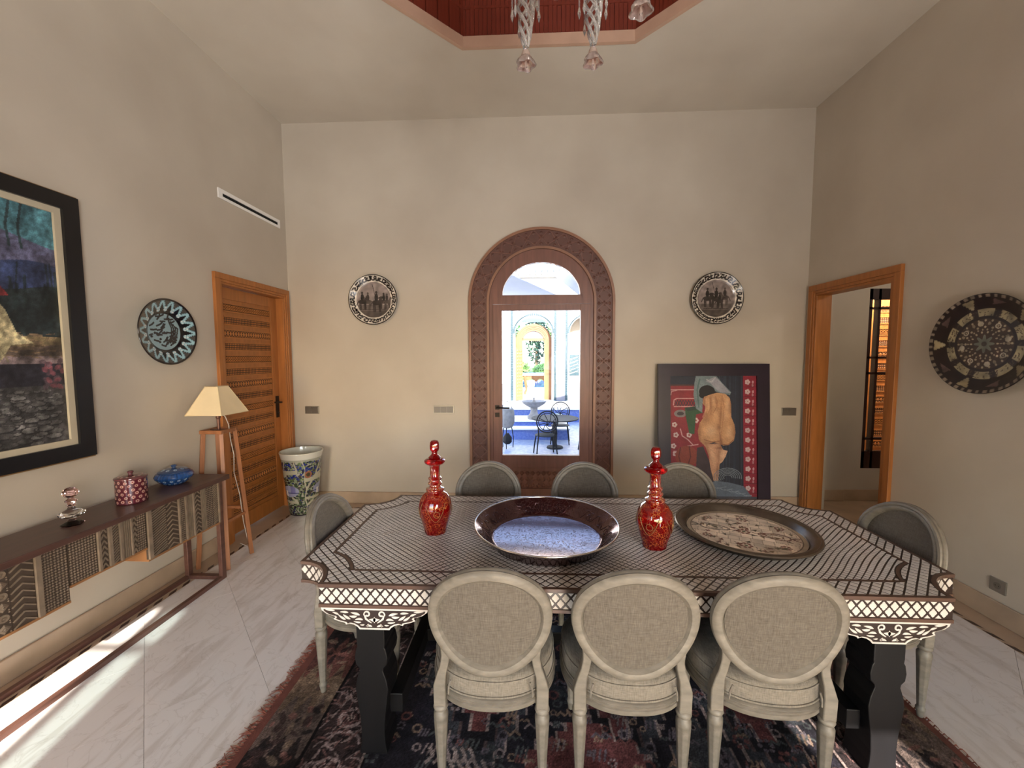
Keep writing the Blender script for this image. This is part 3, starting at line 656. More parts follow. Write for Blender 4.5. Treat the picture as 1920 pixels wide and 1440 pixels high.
def right_plate():
    t = thing('wall_plate', 'big brown dish with inlaid star rosette and rope edge, on the right wall', 'plate', (XR-.012, 2.745, 1.77))
    def fn(c):
        r = np.hypot(c.U, c.V); a = np.arctan2(c.V, c.U); R1 = .325; cr = (164, 148, 118)
        c.put((r > R1*.93) & (((a*44/(2*PI)) % 1) < .5), (128, 114, 98)); c.put(r > R1*.985, (30, 20, 16))
        ringm = (r > R1*.54) & (r < R1*.72); c.put(ringm, (36, 22, 16)); n = 10; q = np.abs(((a*n/(2*PI)) % 1)-.5); c.put(ringm & (q < .34) & (r > R1*.56) & (r < R1*.70), (150, 138, 106))
        g = np.random.default_rng(8)
        for k in range(170):
            b = g.uniform(0, 2*PI); rr = R1*g.uniform(.57, .69); c.ell(rr*math.cos(b), rr*math.sin(b), .006, .003, (70, 54, 38), g.uniform(0, 3))
        w = r < R1*.53; c.put(w, (58, 40, 28)); c.put((r > R1*.51) & (r < R1*.54), (28, 16, 12))
        for cnt, rr, sz, cc in ((24, .47, .008, cr), (18, .41, .011, (130, 116, 92)), (16, .34, .0075, cr), (22, .29, .006, (146, 132, 104)), (14, .235, .007, cr)):
            for k in range(cnt): b = 2*PI*k/cnt; c.ell(R1*rr*math.cos(b), R1*rr*math.sin(b), sz, sz*.8, cc, b)
        for k in range(8):
            b = 2*PI*k/8+.2; x, y = R1*.41*math.cos(b), R1*.41*math.sin(b); c.ell(x, y, .017, .017, (176, 164, 140)); 
            if k % 2: c.ell(x, y, .010, .010, (58, 40, 28)); c.ell(x, y, .005, .005, cr)
        c.put((r < R1*(.14+.045*np.cos(8*a))), (104, 106, 90)); c.put(r < R1*.05, (64, 56, 46))
        for k in range(5):
            b = 2*PI*k/5+PI; P = lambda rr, da: (R1*rr*math.cos(b+da), R1*rr*math.sin(b+da)); c.poly([P(.91, -.13), P(.91, .13), P(.76, .05), P(.76, -.05)], (140, 126, 96)); c.ell(*P(.76, 0), .012, .012, (150, 138, 110))
            b += PI/5; c.poly([P(.86, -.16), P(.90, .1), P(.78, .14)], (86, 66, 62))
        c.noise(.12, 70, 3)
    painted_lathe('dish', plate_profile(.325, .74, .05), 240, 150, fn, mMATT, t, (30, 18, 14), to_wall((-1, 0, 0)), 'flat')
right_plate()
# ================================================================== RUG
RZ = .011
rug = thing('rug', 'worn dark Persian rug with red medallions and fringed ends under the dining table', 'rug', (.295, 2.0, 0))
def rug_paint(c):
    U, V = c.U, c.V; W_, H_ = 3.02, 2.1
    du = np.minimum(U, W_-U); dv = np.minimum(V, H_-V); d = np.minimum(du, dv)
    g = np.random.default_rng(4)
    # outer border: mottled bands of gold, rust, black
    ph = np.where(du < dv, V, U); k = np.floor((ph+.05*np.sin(9*d*10))/.21).astype(int) % 4
    for i, col in enumerate(((120, 96, 66), (112, 58, 48), (46, 38, 38), (104, 86, 74))): c.put((d < .24) & (k == i), col)
    for i in range(420):
        s = g.uniform(0, 2*(W_+H_)); 
        dd = g.uniform(.02, .22); p = (dd, g.uniform(0, H_)) if i % 2 else (W_-dd, g.uniform(0, H_))
        if i % 5 == 0: p = (g.uniform(0, W_), dd)
        c.ell(p[0], p[1], g.uniform(.012, .04), g.uniform(.006, .018), ((140, 116, 84), (66, 46, 44), (150, 84, 70), (34, 30, 34))[g.integers(0, 4)], g.uniform(0, 3), .75)
    c.put((d > .238) & (d < .252), (22, 18, 20)); c.put((d > .252) & (d < .50), (58, 44, 44))
    # scrolling inner border
    for side in range(2):
        for j in range(int(H_/.24)):
            x0 = .375 if side == 0 else W_-.375; y0 = .30+j*.24
            if y0 > H_-.28: continue
            c.ell(x0, y0, .06, .055, (150, 128, 122)); c.ell(x0, y0, .042, .038, (84, 50, 50)); c.ell(x0, y0, .018, .018, (160, 132, 120))
            th = np.linspace(0, 4.4, 12); c.line([(x0+.09*math.cos(t)*(1-t*.12), y0+.12+.06*math.sin(t)*(1-t*.1)) for t in th], .012, (146, 124, 120))
            c.line([(x0-.09, y0), (x0-.06, y0+.1), (x0+.03, y0+.13), (x0+.1, y0+.22)], .011, (140, 118, 112))
    for j in range(int(W_/.24)):
        for y0 in (.375, H_-.375):
            x0 = .5+j*.24
            if x0 > W_-.5: continue
            c.ell(x0, y0, .055, .06, (150, 128, 122)); c.ell(x0, y0, .038, .042, (84, 50, 50)); c.ell(x0, y0, .018, .018, (160, 132, 120))
            c.line([(x0+.06, y0), (x0+.10, y0+.06), (x0+.16, y0-.02), (x0+.19, y0)], .011, (146, 124, 120))
    for i in range(900):
        x = g.uniform(.26, .49) if i % 2 else W_-g.uniform(.26, .49); y = g.uniform(.26, H_-.26)
        a = g.uniform(0, 3.1); L = g.uniform(.01, .03); c.line([(x-L*math.cos(a), y-L*math.sin(a)), (x, y+.006), (x+L*math.cos(a), y+L*math.sin(a))], .007, ((132, 112, 108), (30, 24, 28), (120, 76, 70))[i % 3])
    c.put((d > .50) & (d < .512), (150, 128, 118)); c.put((d > .512) & (d < .522), (24, 20, 24)); f = d >= .522
    c.put(f, (38, 37, 50))
    # stepped medallions
    def step(cx, cy, rx, ry, col, st=.045, edge=None):
        q = np.floor(np.abs(V-cy)/st)*st/ry; lim = rx*np.clip(1-q, 0, 1); lim = np.floor(lim/st)*st
        m = (np.abs(U-cx) < lim) & (np.abs(V-cy) < ry) & f
        if edge: c.put(m, edge); m = (np.abs(U-cx) < lim-.014) & (np.abs(V-cy) < ry-.014) & f
        c.put(m, col)
    for cx in (.98, 1.62, 2.26):
        step(cx, 1.05, .34, .62, (56, 66, 76), edge=(150, 132, 124)); step(cx, 1.05, .27, .48, (34, 34, 44), edge=(90, 70, 70)); step(cx, 1.05, .22, .38, (128, 56, 56), edge=(156, 136, 126)); step(cx, 1.05, .12, .20, (48, 46, 60), edge=(150, 128, 120)); step(cx, 1.05, .06, .1, (140, 70, 66))
    step(1.46, .62, .30, .22, (130, 58, 58), edge=(156, 136, 126)); step(1.46, .60, .2, .13, (120, 50, 52)); step(1.95, .66, .17, .2, (64, 74, 84), edge=(140, 122, 116))
    for i in range(420):
        x, y = g.uniform(.54, W_-.54), g.uniform(.54, H_-.54); s = g.uniform(.010, .024); col = ((140, 126, 126), (132, 66, 62), (98, 92, 108), (70, 86, 88), (150, 120, 90))[g.integers(0, 5)]
        kind = g.integers(0, 4)
        if kind == 0:
            for k in range(6): c.ell(x+s*1.2*math.cos(k*1.047), y+s*1.2*math.sin(k*1.047), s*.45, s*.45, col)
            c.ell(x, y, s*.5, s*.5, (40, 36, 46))
        elif kind == 1: c.ell(x, y, s*1.2, s*1.2, col); c.ell(x, y, s*.7, s*.7, (44, 40, 52))
        elif kind == 2: c.line([(x-2*s, y), (x-s, y+s), (x, y), (x+s, y+s), (x+2*s, y)], .010, col)
        else:
            for k in (-1, 0, 1): c.line([(x+k*s, y-s), (x+k*s+s*.6, y+s)], .009, col)
    for (x, y) in ((.80, .62), (.86, .57)):
        for k in range(6): c.line([(x+k*.035-.02, y-.03), (x+k*.035, y), (x+k*.035-.02, y+.035)], .014, (150, 138, 134))
    m_ = c.C.mean(1, keepdims=True); c.C = (m_+(c.C-m_)*.52)*np.array([.96, .91, .91]); c.noise(.16, 9, 2); c.noise(.10, 50, 5); c.grain(.16, 3)
painted_plane('pile', 3.02, 2.1, 605, 421, rug_paint, mRUG, rug, lambda u, v: (u-1.51, v-1.05, np.full(u.shape, RZ-.001)), (40, 36, 44))
g = G(); g.span((-1.51, -1.05, .0005), (1.51, 1.05, RZ-.002)); g.build('backing', mKILIM, rug)
G().span((-1.555, -1.05, .0005), (-1.51, 1.05, .007)).build('kilim_end', mKILIM, rug); G().span((1.51, -1.05, .0005), (1.545, 1.05, .007)).build('kilim_end', mKILIM, rug)
g = G()
for sg in (-1, 1):
    n = 150 if sg < 0 else 90
    for i in range(n):
        y = -1.04+2.08*(i+random.random()*.8)/n; clump = .6+.5*math.sin(i*.55)**2; L = (.03+.035*random.random()*clump)*(1 if sg < 0 else .35); x0 = sg*1.545
        for k in range(3):
            a = random.uniform(-.6, .6); p = [(x0, y, .004), (x0+sg*L*.5, y+L*.5*math.sin(a), .008+.006*random.random()), (x0+sg*L, y+L*math.sin(a*1.6), .003)]
            g.tube(p, [.0022, .002, .0012], 4)
g.build('fringe', mFRINGE, rug, kind='stuff')
# ================================================================== DINING TABLE
TX, TY, TZ = .375, 2.065, .775; HX, HY, CR = 1.415, .525, .175
table = thing('dining_table', 'large rectangular table covered in bone lattice inlay on black carved legs', 'table', (TX, TY, RZ)); TZ -= RZ
def table_outline(hx, hy, cr, n=12):
    P = []
    for cx, cy, a0 in ((hx, hy, 270), (-hx, hy, 0), (-hx, -hy, 90), (hx, -hy, 180)):
        # concave quarter circle, centred on the corner
        for i in range(n+1):
            a = R(a0-90*i/n); P.append((cx+cr*math.cos(a), cy+cr*math.sin(a)))
    return P
OUT = table_outline(HX, HY, CR)
g = G(); g.prism(OUT, TZ-.098, TZ-.0012); g.build('table_body', mBRN, table)
g = G()   # brown edge mouldings: top edge, lower edge
def off_outline(o, n=12):
    """outline moved inwards by o; the concave corners keep their centres"""
    P = []; r = CR+o; t0 = math.degrees(math.asin(o/r))
    for cx, cy, a0 in ((HX, HY, 270), (-HX, HY, 0), (-HX, -HY, 90), (HX, -HY, 180)):
        for i in range(n+1):
            a = R(a0-t0-(90-2*t0)*i/n); P.append((cx+r*math.cos(a), cy+r*math.sin(a)))
    return P
def rim(g, o, w, z0, z1, mi=0):
    A = off_outline(o); B = off_outline(o+w)
    m = len(A); vs = [(p[0], p[1], z) for p in A for z in ()]
    vs = []; fs = []
    for a, b in zip(A, B): vs += [(a[0], a[1], z0), (a[0], a[1], z1), (b[0], b[1], z1), (b[0], b[1], z0)]
    for i in range(m):
        j = (i+1) % m
        for k in range(4): fs.append((4*i+k, 4*i+(k+1) % 4, 4*j+(k+1) % 4, 4*j+k))
    g.add(vs, fs, mi)
rim(g, -.003, .015, TZ-.014, TZ); rim(g, -.003, .018, TZ-.100, TZ-.086); g.build('edge_moulding', mBRN2, table)
g = G(); rim(g, .105, .012, TZ-.002, TZ+.0002); g.build('border_line', mBRN2, table)
def poly_piece(g, P, F, h=.0009, shrink=.0):
    if len(P) < 3: return
    n = len(P); cx = sum(p[0] for p in P)/n; cy = sum(p[1] for p in P)/n; k = .94
    vs = [F(p[0], p[1], -.0006) for p in P]+[F(cx+(p[0]-cx)*k, cy+(p[1]-cy)*k, h) for p in P]
    g.add(vs, [tuple(range(n, 2*n))]+[(i, (i+1) % n, n+(i+1) % n, n+i) for i in range(n)])
def clip_half(P, nx, ny, d):
    out = []
    for i in range(len(P)):
        p, q = P[i-1], P[i]; a, b = p[0]*nx+p[1]*ny-d, q[0]*nx+q[1]*ny-d
        if (a >= 0) != (b >= 0): t = a/(a-b); out.append((p[0]+(q[0]-p[0])*t, p[1]+(q[1]-p[1])*t))
        if b >= 0: out.append(q)
    return out
def clip_corner(P, r0=None, r1=None):
    """keep what lies beyond r0 and within r1 of the nearest table corner"""
    if len(P) < 3: return P
    mx, my = sum(p[0] for p in P)/len(P), sum(p[1] for p in P)/len(P); cx, cy = math.copysign(HX, mx), math.copysign(HY, my)
    nx, ny = mx-cx, my-cy; L = math.hypot(nx, ny)
    if L < 1e-6: return []
    nx /= L; ny /= L; c0 = cx*nx+cy*ny
    if r0 is not None and L < r0+.08: P = clip_half(P, nx, ny, c0+r0)
    if len(P) >= 3 and r1 is not None: P = clip_half(P, -nx, -ny, -(c0+r1))
    return P
def area(P): return abs(sum(P[i-1][0]*P[i][1]-P[i][0]*P[i-1][1] for i in range(len(P))))/2
def rhomb(cx, cy, w, h): return [(cx+w/2, cy), (cx, cy+h/2), (cx-w/2, cy), (cx, cy-h/2)]
FT = lambda u, v, d: (u, v, TZ-.0012+d)
# inner field (joined: thousands of pieces)
g = G(); px, py, gap = .0335, .029, .0074; ix, iy = HX-.119, HY-.119
rj = random.Random(3)
for i in range(-90, 91):
    for j in range(-40, 41):
        for o in (0, .5):
            cx = (i+o)*px+.004*math.sin((j+o)*.55+i*.07); cy = (j+o)*py+.0045*math.sin((i+o)*.42)
            if abs(cx) > ix+px or abs(cy) > iy+py: continue
            P = clip_rect(rhomb(cx, cy, px-gap, py-gap*.86), -ix, ix, -iy, iy)
            P = clip_corner(P, CR+.122)
            if len(P) < 3 or area(P) < 4e-5: continue
            poly_piece(g, P, FT)
g.build('field_inlay', mBONE, table, kind='stuff')
# border rows on the top; the near row piece by piece
bw = .081; rows = []
gs = G(); near = 0
bp = .048; bone_me = {}
def bone_piece(P, F3, rotf=None):
    pass
def top_border(x0, x1, y0, y1, sx, sy, single):
    n = 0
    for i in range(int((x1-x0)/sx)+2):
        for j in range(int((y1-y0)/sy)+2):
            for o in (0, .5):
                cx = x0+(i+o)*sx; cy = y0+(j+o)*sy
                P = clip_rect(rhomb(cx, cy, sx-.0085, sy-.0085), x0, x1, y0, y1)
                if len(P) < 3 or area(P) < 5e-5: continue
                if any((abs(p[0])-HX)**2+(abs(p[1])-HY)**2 < (CR+.014)**2 for p in P): continue
                if single and o == .5:
                    k = G(); c0 = (sum(p[0] for p in P)/len(P), sum(p[1] for p in P)/len(P)); key = (len(P), round(area(P), 6))
                    if key not in bone_me:
                        poly_piece(k, [(p[0]-c0[0], p[1]-c0[1]) for p in P], lambda u, v, d: (u, v, d)); bone_me[key] = k.data('bone_piece', mBONE)
                    inst('bone_piece', bone_me[key], table, (c0[0], c0[1], TZ-.0012)); n += 1
                else: poly_piece(gs, P, FT)
    return n
cs = HX-.105-CR; cy_ = HY-.105-CR
top_border(-cs, cs, -HY+.014, -HY+.014+.088, .0445, .044, True)
top_border(-cs, cs, HY-.014-.088, HY-.014, .0445, .044, False)
top_border(-HX+.014, -HX+.014+.088, -cy_, cy_, .044, .0445, False)
top_border(HX-.014-.088, HX-.014, -cy_, cy_, .044, .0445, False)
for sx in (-1, 1):
    for sy in (-1, 1):
        for i in range(-1, 9):
            for j in range(-1, 9):
                for o in (0, .5):
                    q = clip_rect(rhomb(cs+(i+o)*.0445, cy_+(j+o)*.044, .0445-.0085, .044-.0085), cs, HX-.014, cy_, HY-.014)
                    mx, my = (sum(p[0] for p in q)/len(q), sum(p[1] for p in q)/len(q)) if q else (0, 0)
                    inner = mx < HX-.105 and my < HY-.105
                    q = clip_corner(q, CR+.016, CR+.101 if inner else None)
                    if len(q) < 3 or area(q) < 5e-5: continue
                    q = [(sx*p[0], sy*p[1]) for p in q]
                    poly_piece(gs, q if sx*sy > 0 else q[::-1], FT)
gs.build('border_inlay', mBONE, table, kind='stuff')
# apron lattice: front pieces single, the rest joined
zb, zt = TZ-.085, TZ-.015; ah = zt-zb; ap = .0405; rest = G(); bz_me = {}
def star(w, h): # four-lobed lozenge of bone
    P = []
    for k in range(4):
        a = k*PI/2; ex, ez = math.cos(a)*w/2, math.sin(a)*h/2; P.append((ex, ez)); b = a+PI/4; q = .40
        P.append((math.cos(b-.22)*w*q, math.sin(b-.22)*h*q)); P.append((math.cos(b)*w*.33, math.sin(b)*h*.33)); P.append((math.cos(b+.22)*w*q, math.sin(b+.22)*h*q))
    return P
def apron(length, F, single, origin=None, rotz=0):
    n = int(length/ap); p = length/n; hh = ah/1.5
    for i in range(n):
        for row in (0, 1):
            cx = -length/2+(i+(.5 if row else 0.0)+.25)*p; cz = ah*(.335 if row == 0 else .665)
            if single:
                if 'star' not in bz_me: k = G(); poly_piece(k, star(ap-.0095, hh-.009), lambda u, v, d: (u, -d*1.4, v)); bz_me['star'] = k.data('bone_piece', mBONE)
                inst('bone_piece', bz_me['star'], table, (cx, -HY, zb+cz))
            else: poly_piece(rest, [(cx+q[0], cz+q[1]) for q in star(ap-.0095, hh-.009)], F)
        for row, dz in ((0, 0), (1, ah)):
            cx = -length/2+(i+(.75 if row == 0 else .25))*p
            if cx+.016 > length/2: continue
            sg = 1 if row == 0 else -1; tri = [(cx-.0125, dz+.002*sg), (cx+.0125, dz+.002*sg), (cx, dz+sg*.0155)]; poly_piece(rest, tri if sg > 0 else tri[::-1], F)
LX, LY = 2*(HX-CR)-.004, 2*(HY-CR)-.004
apron(LX, lambda u, v, d: (u, -HY-d*1.4, zb+v), True); apron(LX, lambda u, v, d: (-u, HY+d*1.4, zb+v), False)
apron(LY, lambda u, v, d: (-HX-d*1.4, -u, zb+v), False); apron(LY, lambda u, v, d: (HX+d*1.4, u, zb+v), False)
arcL = CR*PI/2
for sx in (-1, 1):
    for sy in (-1, 1):
        apron(arcL-.01, lambda u, v, d, sx=sx, sy=sy: (sx*(HX-(CR-d*1.4)*math.cos((u/arcL+.5)*PI/2)), sy*(HY-(CR-d*1.4)*math.sin((u/arcL+.5)*PI/2)), zb+v), False)
rest.build('apron_inlay', mBONE, table, kind='stuff')
# scrolled corner brackets with inlaid foliage
half = [(.222, 0), (.219, -.012), (.200, -.026), (.176, -.034), (.168, -.034), (.163, -.041), (.170, -.049), (.150, -.057), (.132, -.061), (.122, -.064), (.118, -.071), (.104, -.066), (.086, -.070), (.070, -.080), (.062, -.090)]
prof_br = half+[(-x, z) for x, z in half[::-1]]
def ribbon(g, pts, w, F, d=.0011):
    n = len(pts); L = []; Rr = []
    for i in range(n):
        a = Vector(pts[max(i-1, 0)]); b = Vector(pts[min(i+1, n-1)]); t = (b-a); t.normalize() if t.length > 0 else None
        q = Vector((-t.y, t.x))*(w[i] if hasattr(w, '__len__') else w)/2; p = Vector(pts[i]); L.append(p+q); Rr.append(p-q)
    vs = [F(p.x, p.y, d) for p in L]+[F(p.x, p.y, d) for p in Rr]; vs += [F(p.x, p.y, -.0005) for p in L]+[F(p.x, p.y, -.0005) for p in Rr]
    fs = [(i, i+1, n+i+1, n+i) for i in range(n-1)]+[(i, 2*n+i, 2*n+i+1, i+1) for i in range(n-1)]+[(n+i, n+i+1, 3*n+i+1, 3*n+i) for i in range(n-1)]; g.add(vs, fs)
def foliage(g, F):
    for sg in (-1, 1):
        X = lambda p: [(sg*a, b) for a, b in p]
        sp = [(.030+.013*math.cos(t)*(1-t*.09), -.025+.013*math.sin(t)*(1-t*.09)) for t in np.linspace(5.6, -.4, 14)]
        ribbon(g, X(sp), [.0065]*10+[.005]*4, F)
        ribbon(g, X([(.040, -.030), (.035, -.045), (.022, -.055), (.012, -.062)]), [.006, .0075, .006, .002], F)
        for a, b, c2, w in (((.048, -.050), (.062, -.042), (.080, -.050), .009), ((.060, -.030), (.076, -.022), (.098, -.020), .010), ((.072, -.034), (.088, -.040), (.104, -.034), .010), ((.055, -.060), (.070, -.062), (.086, -.057), .007), ((.100, -.048), (.118, -.040), (.130, -.028), .010), ((.108, -.020), (.124, -.016), (.142, -.018), .009), ((.120, -.050), (.134, -.044), (.150, -.030), .009), ((.148, -.030), (.160, -.022), (.174, -.020), .008), ((.164, -.012), (.182, -.012), (.204, -.009), .008), ((.010, -.078), (.022, -.070), (.036, -.076), .008), ((.024, -.066), (.030, -.072), (.030, -.080), .006), ((.042, -.070), (.050, -.073), (.06, -.071), .006)):
            mid = [((1-t)**2*a[0]+2*t*(1-t)*b[0]+t*t*c2[0], (1-t)**2*a[1]+2*t*(1-t)*b[1]+t*t*c2[1]) for t in np.linspace(0, 1, 7)]
            ribbon(g, X(mid), [.001, w*.7, w, w, w*.8, w*.5, .001], F)
    ribbon(g, [(-.022, -.047), (-.008, -.049), (0, -.049), (.008, -.049), (.022, -.047)], [.001, .012, .017, .012, .001], F); ribbon(g, [(0, -.036), (0, -.048), (0, -.062)], [.001, .012, .001], F)
def bracket(F):
    # F(u, v, d): along, up, outward
    b = G().prism(prof_br, -.022, -.0005, F).build('corner_bracket', mBRN, table)
    g = G(); pp = prof_br; n = len(pp); inn = []
    for i in range(n):
        a, c2 = Vector(pp[i-1] if i else pp[0]), Vector(pp[(i+1) % n] if i < n-1 else pp[-1]); t = (c2-a).normalized(); q = Vector((t.y, -t.x)); 
        inn.append((pp[i][0]-q.x*-.0072 if False else pp[i][0]+(-q.x)*.0072*(-1), pp[i][1]+q.y*.0072))
    cen = [(x*.955, z*.86-.006 if z < -.004 else -.007) for x, z in pp]
    for i in range(n-1): g.add([F(*pp[i], .0013), F(*pp[i+1], .0013), F(*cen[i+1], .0013), F(*cen[i], .0013), F(*pp[i], -.0005), F(*pp[i+1], -.0005), F(*cen[i+1], -.0005), F(*cen[i], -.0005)], [(0, 1, 2, 3), (0, 4, 5, 1), (3, 2, 6, 7)])
    g.add([F(*pp[0], .0013), F(*cen[0], .0013), F(*cen[-1], .0013), F(*pp[-1], .0013)], [(0, 1, 2, 3)]); g.build('bone_edging', mBONE, b)
    g = G(); foliage(g, F); g.build('scroll_inlay', mBONE, b)
zbr = TZ-.1005
for sx in (-1, 1):
    cxb = sx*(HX-CR-.222-.006)
    bracket(lambda u, v, d, cxb=cxb: (cxb+u, -HY-d, zbr+v)); bracket(lambda u, v, d, cxb=cxb: (cxb-u, HY+d, zbr+v))
    for sy in (-1, 1):
        bracket(lambda u, v, d, sx=sx, sy=sy: (sx*(HX+d), sy*.13+sx*u*.53, zbr+v))
lp = [(-.060, .0), (-.052, .05), (-.050, .10), (-.054, .17), (-.064, .24), (-.070, .29), (-.064, .33), (-.050, .372), (-.052, .384), (-.066, .40), (-.070, .43), (-.064, .465), (-.058, .475), (-.060, .49), (-.060, .585)]
legp = lp+[(-x, z) for x, z in lp[::-1]]
for sx in (-1, 1):
    for sy in (-1, 1):
        x = sx*(HX-CR-.222-.006)+sx*.03; y0 = sy*(HY-.09)
        G().prism(legp, y0-.065, y0+.065, lambda u, v, d, x=x: (x+u, d, v)).build('leg', mBLK, table, bev=.004)
    G().span((x-sx*.115, -HY+.07, .15), (x-sx*.058, HY-.07, .235)).build('stretcher', mBLK, table, bev=.004)
G().span((-HX+.485, -.03, .16), (HX-.485, .03, .225)).build('stretcher', mBLK, table, bev=.004)
G().span((-HX+.3, -HY+.12, TZ-.16), (HX-.3, HY-.12, TZ-.099)).build('underframe', mBLK, table)
# ================================================================== CHAIRS
def chair_root():
    t = thing('dining_chair', 'x', 'chair', (0, 0, 0), 0, 'oval-backed chairs around the table')
    SH = .405
    def seat_outline(s=1., n=44):
        P = []
        for i in range(n):
            a = 2*PI*i/n; c, q = math.cos(a), math.sin(a); e = 2/2.35
            P.append((s*.255*math.copysign(abs(c)**e, c)*(1+.03*q), s*.238*math.copysign(abs(q)**e, q)+.005))
        return P
    SO = seat_outline()
    def fr(i):
        p = Vector((*SO[i], 0)); a = Vector((*SO[i-1], 0)); b = Vector((*SO[(i+1) % len(SO)], 0)); d = (b-a).normalized(); return p, Vector((d.y, -d.x, 0)), Vector((0, 0, 1))
    # seat rail with mouldings
    g = G(); g.sweep(SO, [(-.035, SH-.045), (-.004, SH-.047), (.001, SH-.040), (.001, SH-.026), (-.003, SH-.023), (.0, SH-.020), (.003, SH-.012), (-.001, SH-.009), (.003, SH-.004), (-.004, SH+.003), (-.035, SH+.003)], fr)
    g.build('seat_rail', mCHAIR, t, smooth=50)
    # boxed cushion
    g = G(); rings = [(.985, SH-.002), (1.0, SH+.006), (1.0, SH+.060), (.985, SH+.075), (.94, SH+.084), (.80, SH+.093), (.55, SH+.099), (.28, SH+.102)]
    vs = []; n = len(SO); fs = []
    for s, z in rings: vs += [(*p, z) for p in seat_outline(s*.97)]
    for i in range(len(rings)-1):
        for k in range(n): fs.append((i*n+k, i*n+(k+1) % n, (i+1)*n+(k+1) % n, (i+1)*n+k))
    fs.append(tuple((len(rings)-1)*n+k for k in range(n))); fs.append(tuple(range(n))[::-1]); g.add(vs, fs); cu = g.build('seat_cushion', mSEAT, t, smooth=50)
    g = G(); g.tube([(*p, SH+.008) for p in seat_outline(.978)], .0042, 6, closed=True); g.tube([(*p, SH+.066) for p in seat_outline(.968)], .0038, 6, closed=True)
    for sx in (-1, 1): g.tube([(sx*.160, -.215, SH+.008), (sx*.158, -.217, SH+.04), (sx*.150, -.218, SH+.066)], .0035, 6)
    g.build('piping', mSEAT, cu, smooth=60)
    # oval back ring
    ZB, HB, WB = .715, .225, .232; n = 56
    def egg(s, k):
        a = 2*PI*k/n; q = math.sin(a); x = s*WB*math.cos(a)*(1+.07*q-.03*q*q); z = s*HB*q; return x, z
    def back(x, z, d=0.):   # point on the raked, slightly curved back; d towards the sitter
        return Vector((x, -.215-(z+HB)*.135+.035*(x/WB)**2+d, ZB+z))
    def bfr(i):
        x, z = egg(1, i); x0, z0 = egg(1, i-1); x1, z1 = egg(1, i+1); d = Vector((x1-x0, 0, z1-z0)).normalized(); nrm = Vector((d.z, 0, -d.x)); return back(x, z), nrm, Vector((0, 1, .05)).normalized()
    path = list(range(n))
    g = G(); g.sweep(path, [(-.047, .004), (-.045, -.006), (-.037, -.012), (-.033, -.0185), (-.020, -.021), (-.008, -.018), (-.001, -.010), (-.003, -.004), (0, .0), (.001, .008), (-.004, .011), (-.002, .015), (-.004, .021), (-.014, .024), (-.020, .020), (-.026, .024), (-.038, .022), (-.044, .014)], bfr)
    g.build('back_frame', mCHAIR, t, smooth=45)
    # upholstered pad, two faces
    g = G(); vs = []; fs = []; m = 7
    for side, d0 in ((0, .001), (1, .006)):
        b0 = len(vs)
        for j in range(1, m+1):
            s = .815*j/m
            for k in range(n):
                x, z = egg(s, k); dome = (1-(j/m)**2)*(.003 if side == 0 else .020); vs.append(back(x, z, d0+(-dome if side == 0 else dome)))
        vs.append(back(0, 0, d0+(-.003 if side == 0 else .020))); c0 = len(vs)-1
        for k in range(n): fs.append((c0, b0+k, b0+(k+1) % n))
        for j in range(m-1):
            for k in range(n): fs.append((b0+j*n+k, b0+(j+1)*n+k, b0+(j+1)*n+(k+1) % n, b0+j*n+(k+1) % n))
    g.add(vs, fs); pad = g.build('back_pad', mLINEN, t, smooth=60)
    g = G(); g.tube([back(*egg(.825, k), .012) for k in range(n)], .004, 6, closed=True); g.build('piping', mLINEN, pad, smooth=60)
    # posts joining back to seat, rear legs turned below
    for sx in (-1, 1):
        g = G(); pts = []
        K = [(.196, -.185, SH-.055, .0235, .021), (.197, -.187, SH+.03, .0235, .021), (.189, -.188, SH+.075, .018, .018), (.177, -.190, SH+.115, .016, .017), (.171, -.194, SH+.150, .016, .016), (.173, -.199, SH+.185, .016, .0155), (.183, -.203, SH+.220, .013, .014), (.193, -.207, SH+.250, .008, .010)]
        vs = []; fs = []
        for x, y, z, hw, hd in K: vs += [(sx*(x-hw), y-hd, z), (sx*(x+hw), y-hd, z), (sx*(x+hw), y+hd, z), (sx*(x-hw), y+hd, z)]
        for i in range(len(K)-1):
            for k in range(4): fs.append((4*i+k, 4*i+(k+1) % 4, 4*i+4+(k+1) % 4, 4*i+4+k))
        fs += [(3, 2, 1, 0), tuple(4*(len(K)-1)+k for k in range(4))]; g.add(vs, fs); g.build('back_post', mCHAIR, t, bev=.004, smooth=40)
    def leg_g(front):
        g = G(); zt = SH-.05
        pr = [(.019, zt+.002), (.026, zt-.004), (.029, zt-.014), (.026, zt-.022), (.020, zt-.027), (.023, zt-.032), (.028, zt-.042), (.028, zt-.055), (.027, zt-.075), (.015, .060), (.0135, .052), (.018, .044), (.0185, .036), (.015, .024), (.011, .0)]
        nn = 24
        for r0, z in (): pass
        vs = []; fs = []
        for i, (r, z) in enumerate(pr):
            flute = i in (8, 9)
            for k in range(nn):
                rr = r*(1-(.17 if (flute and k % 3 == 0) else 0)); a = 2*PI*k/nn; vs.append((rr*math.cos(a), rr*math.sin(a), z))
        for i in range(len(pr)-1):
            for k in range(nn): fs.append((i*nn+k, i*nn+(k+1) % nn, (i+1)*nn+(k+1) % nn, (i+1)*nn+k))
        fs += [tuple(range(nn)), tuple((len(pr)-1)*nn+k for k in range(nn))]
        g.add(vs, fs)
        if front: g.box((0, 0, SH-.018), (.044, .044, .074))
        return g
    lm = leg_g(False).data('leg', mCHAIR, 45); lf = leg_g(True).data('leg', mCHAIR, 45)
    for sx in (-1, 1):
        inst('leg', lm, t, (sx*.196, -.186, 0)); inst('leg', lf, t, (sx*.190, .185, 0))
    return t
chair = chair_root()
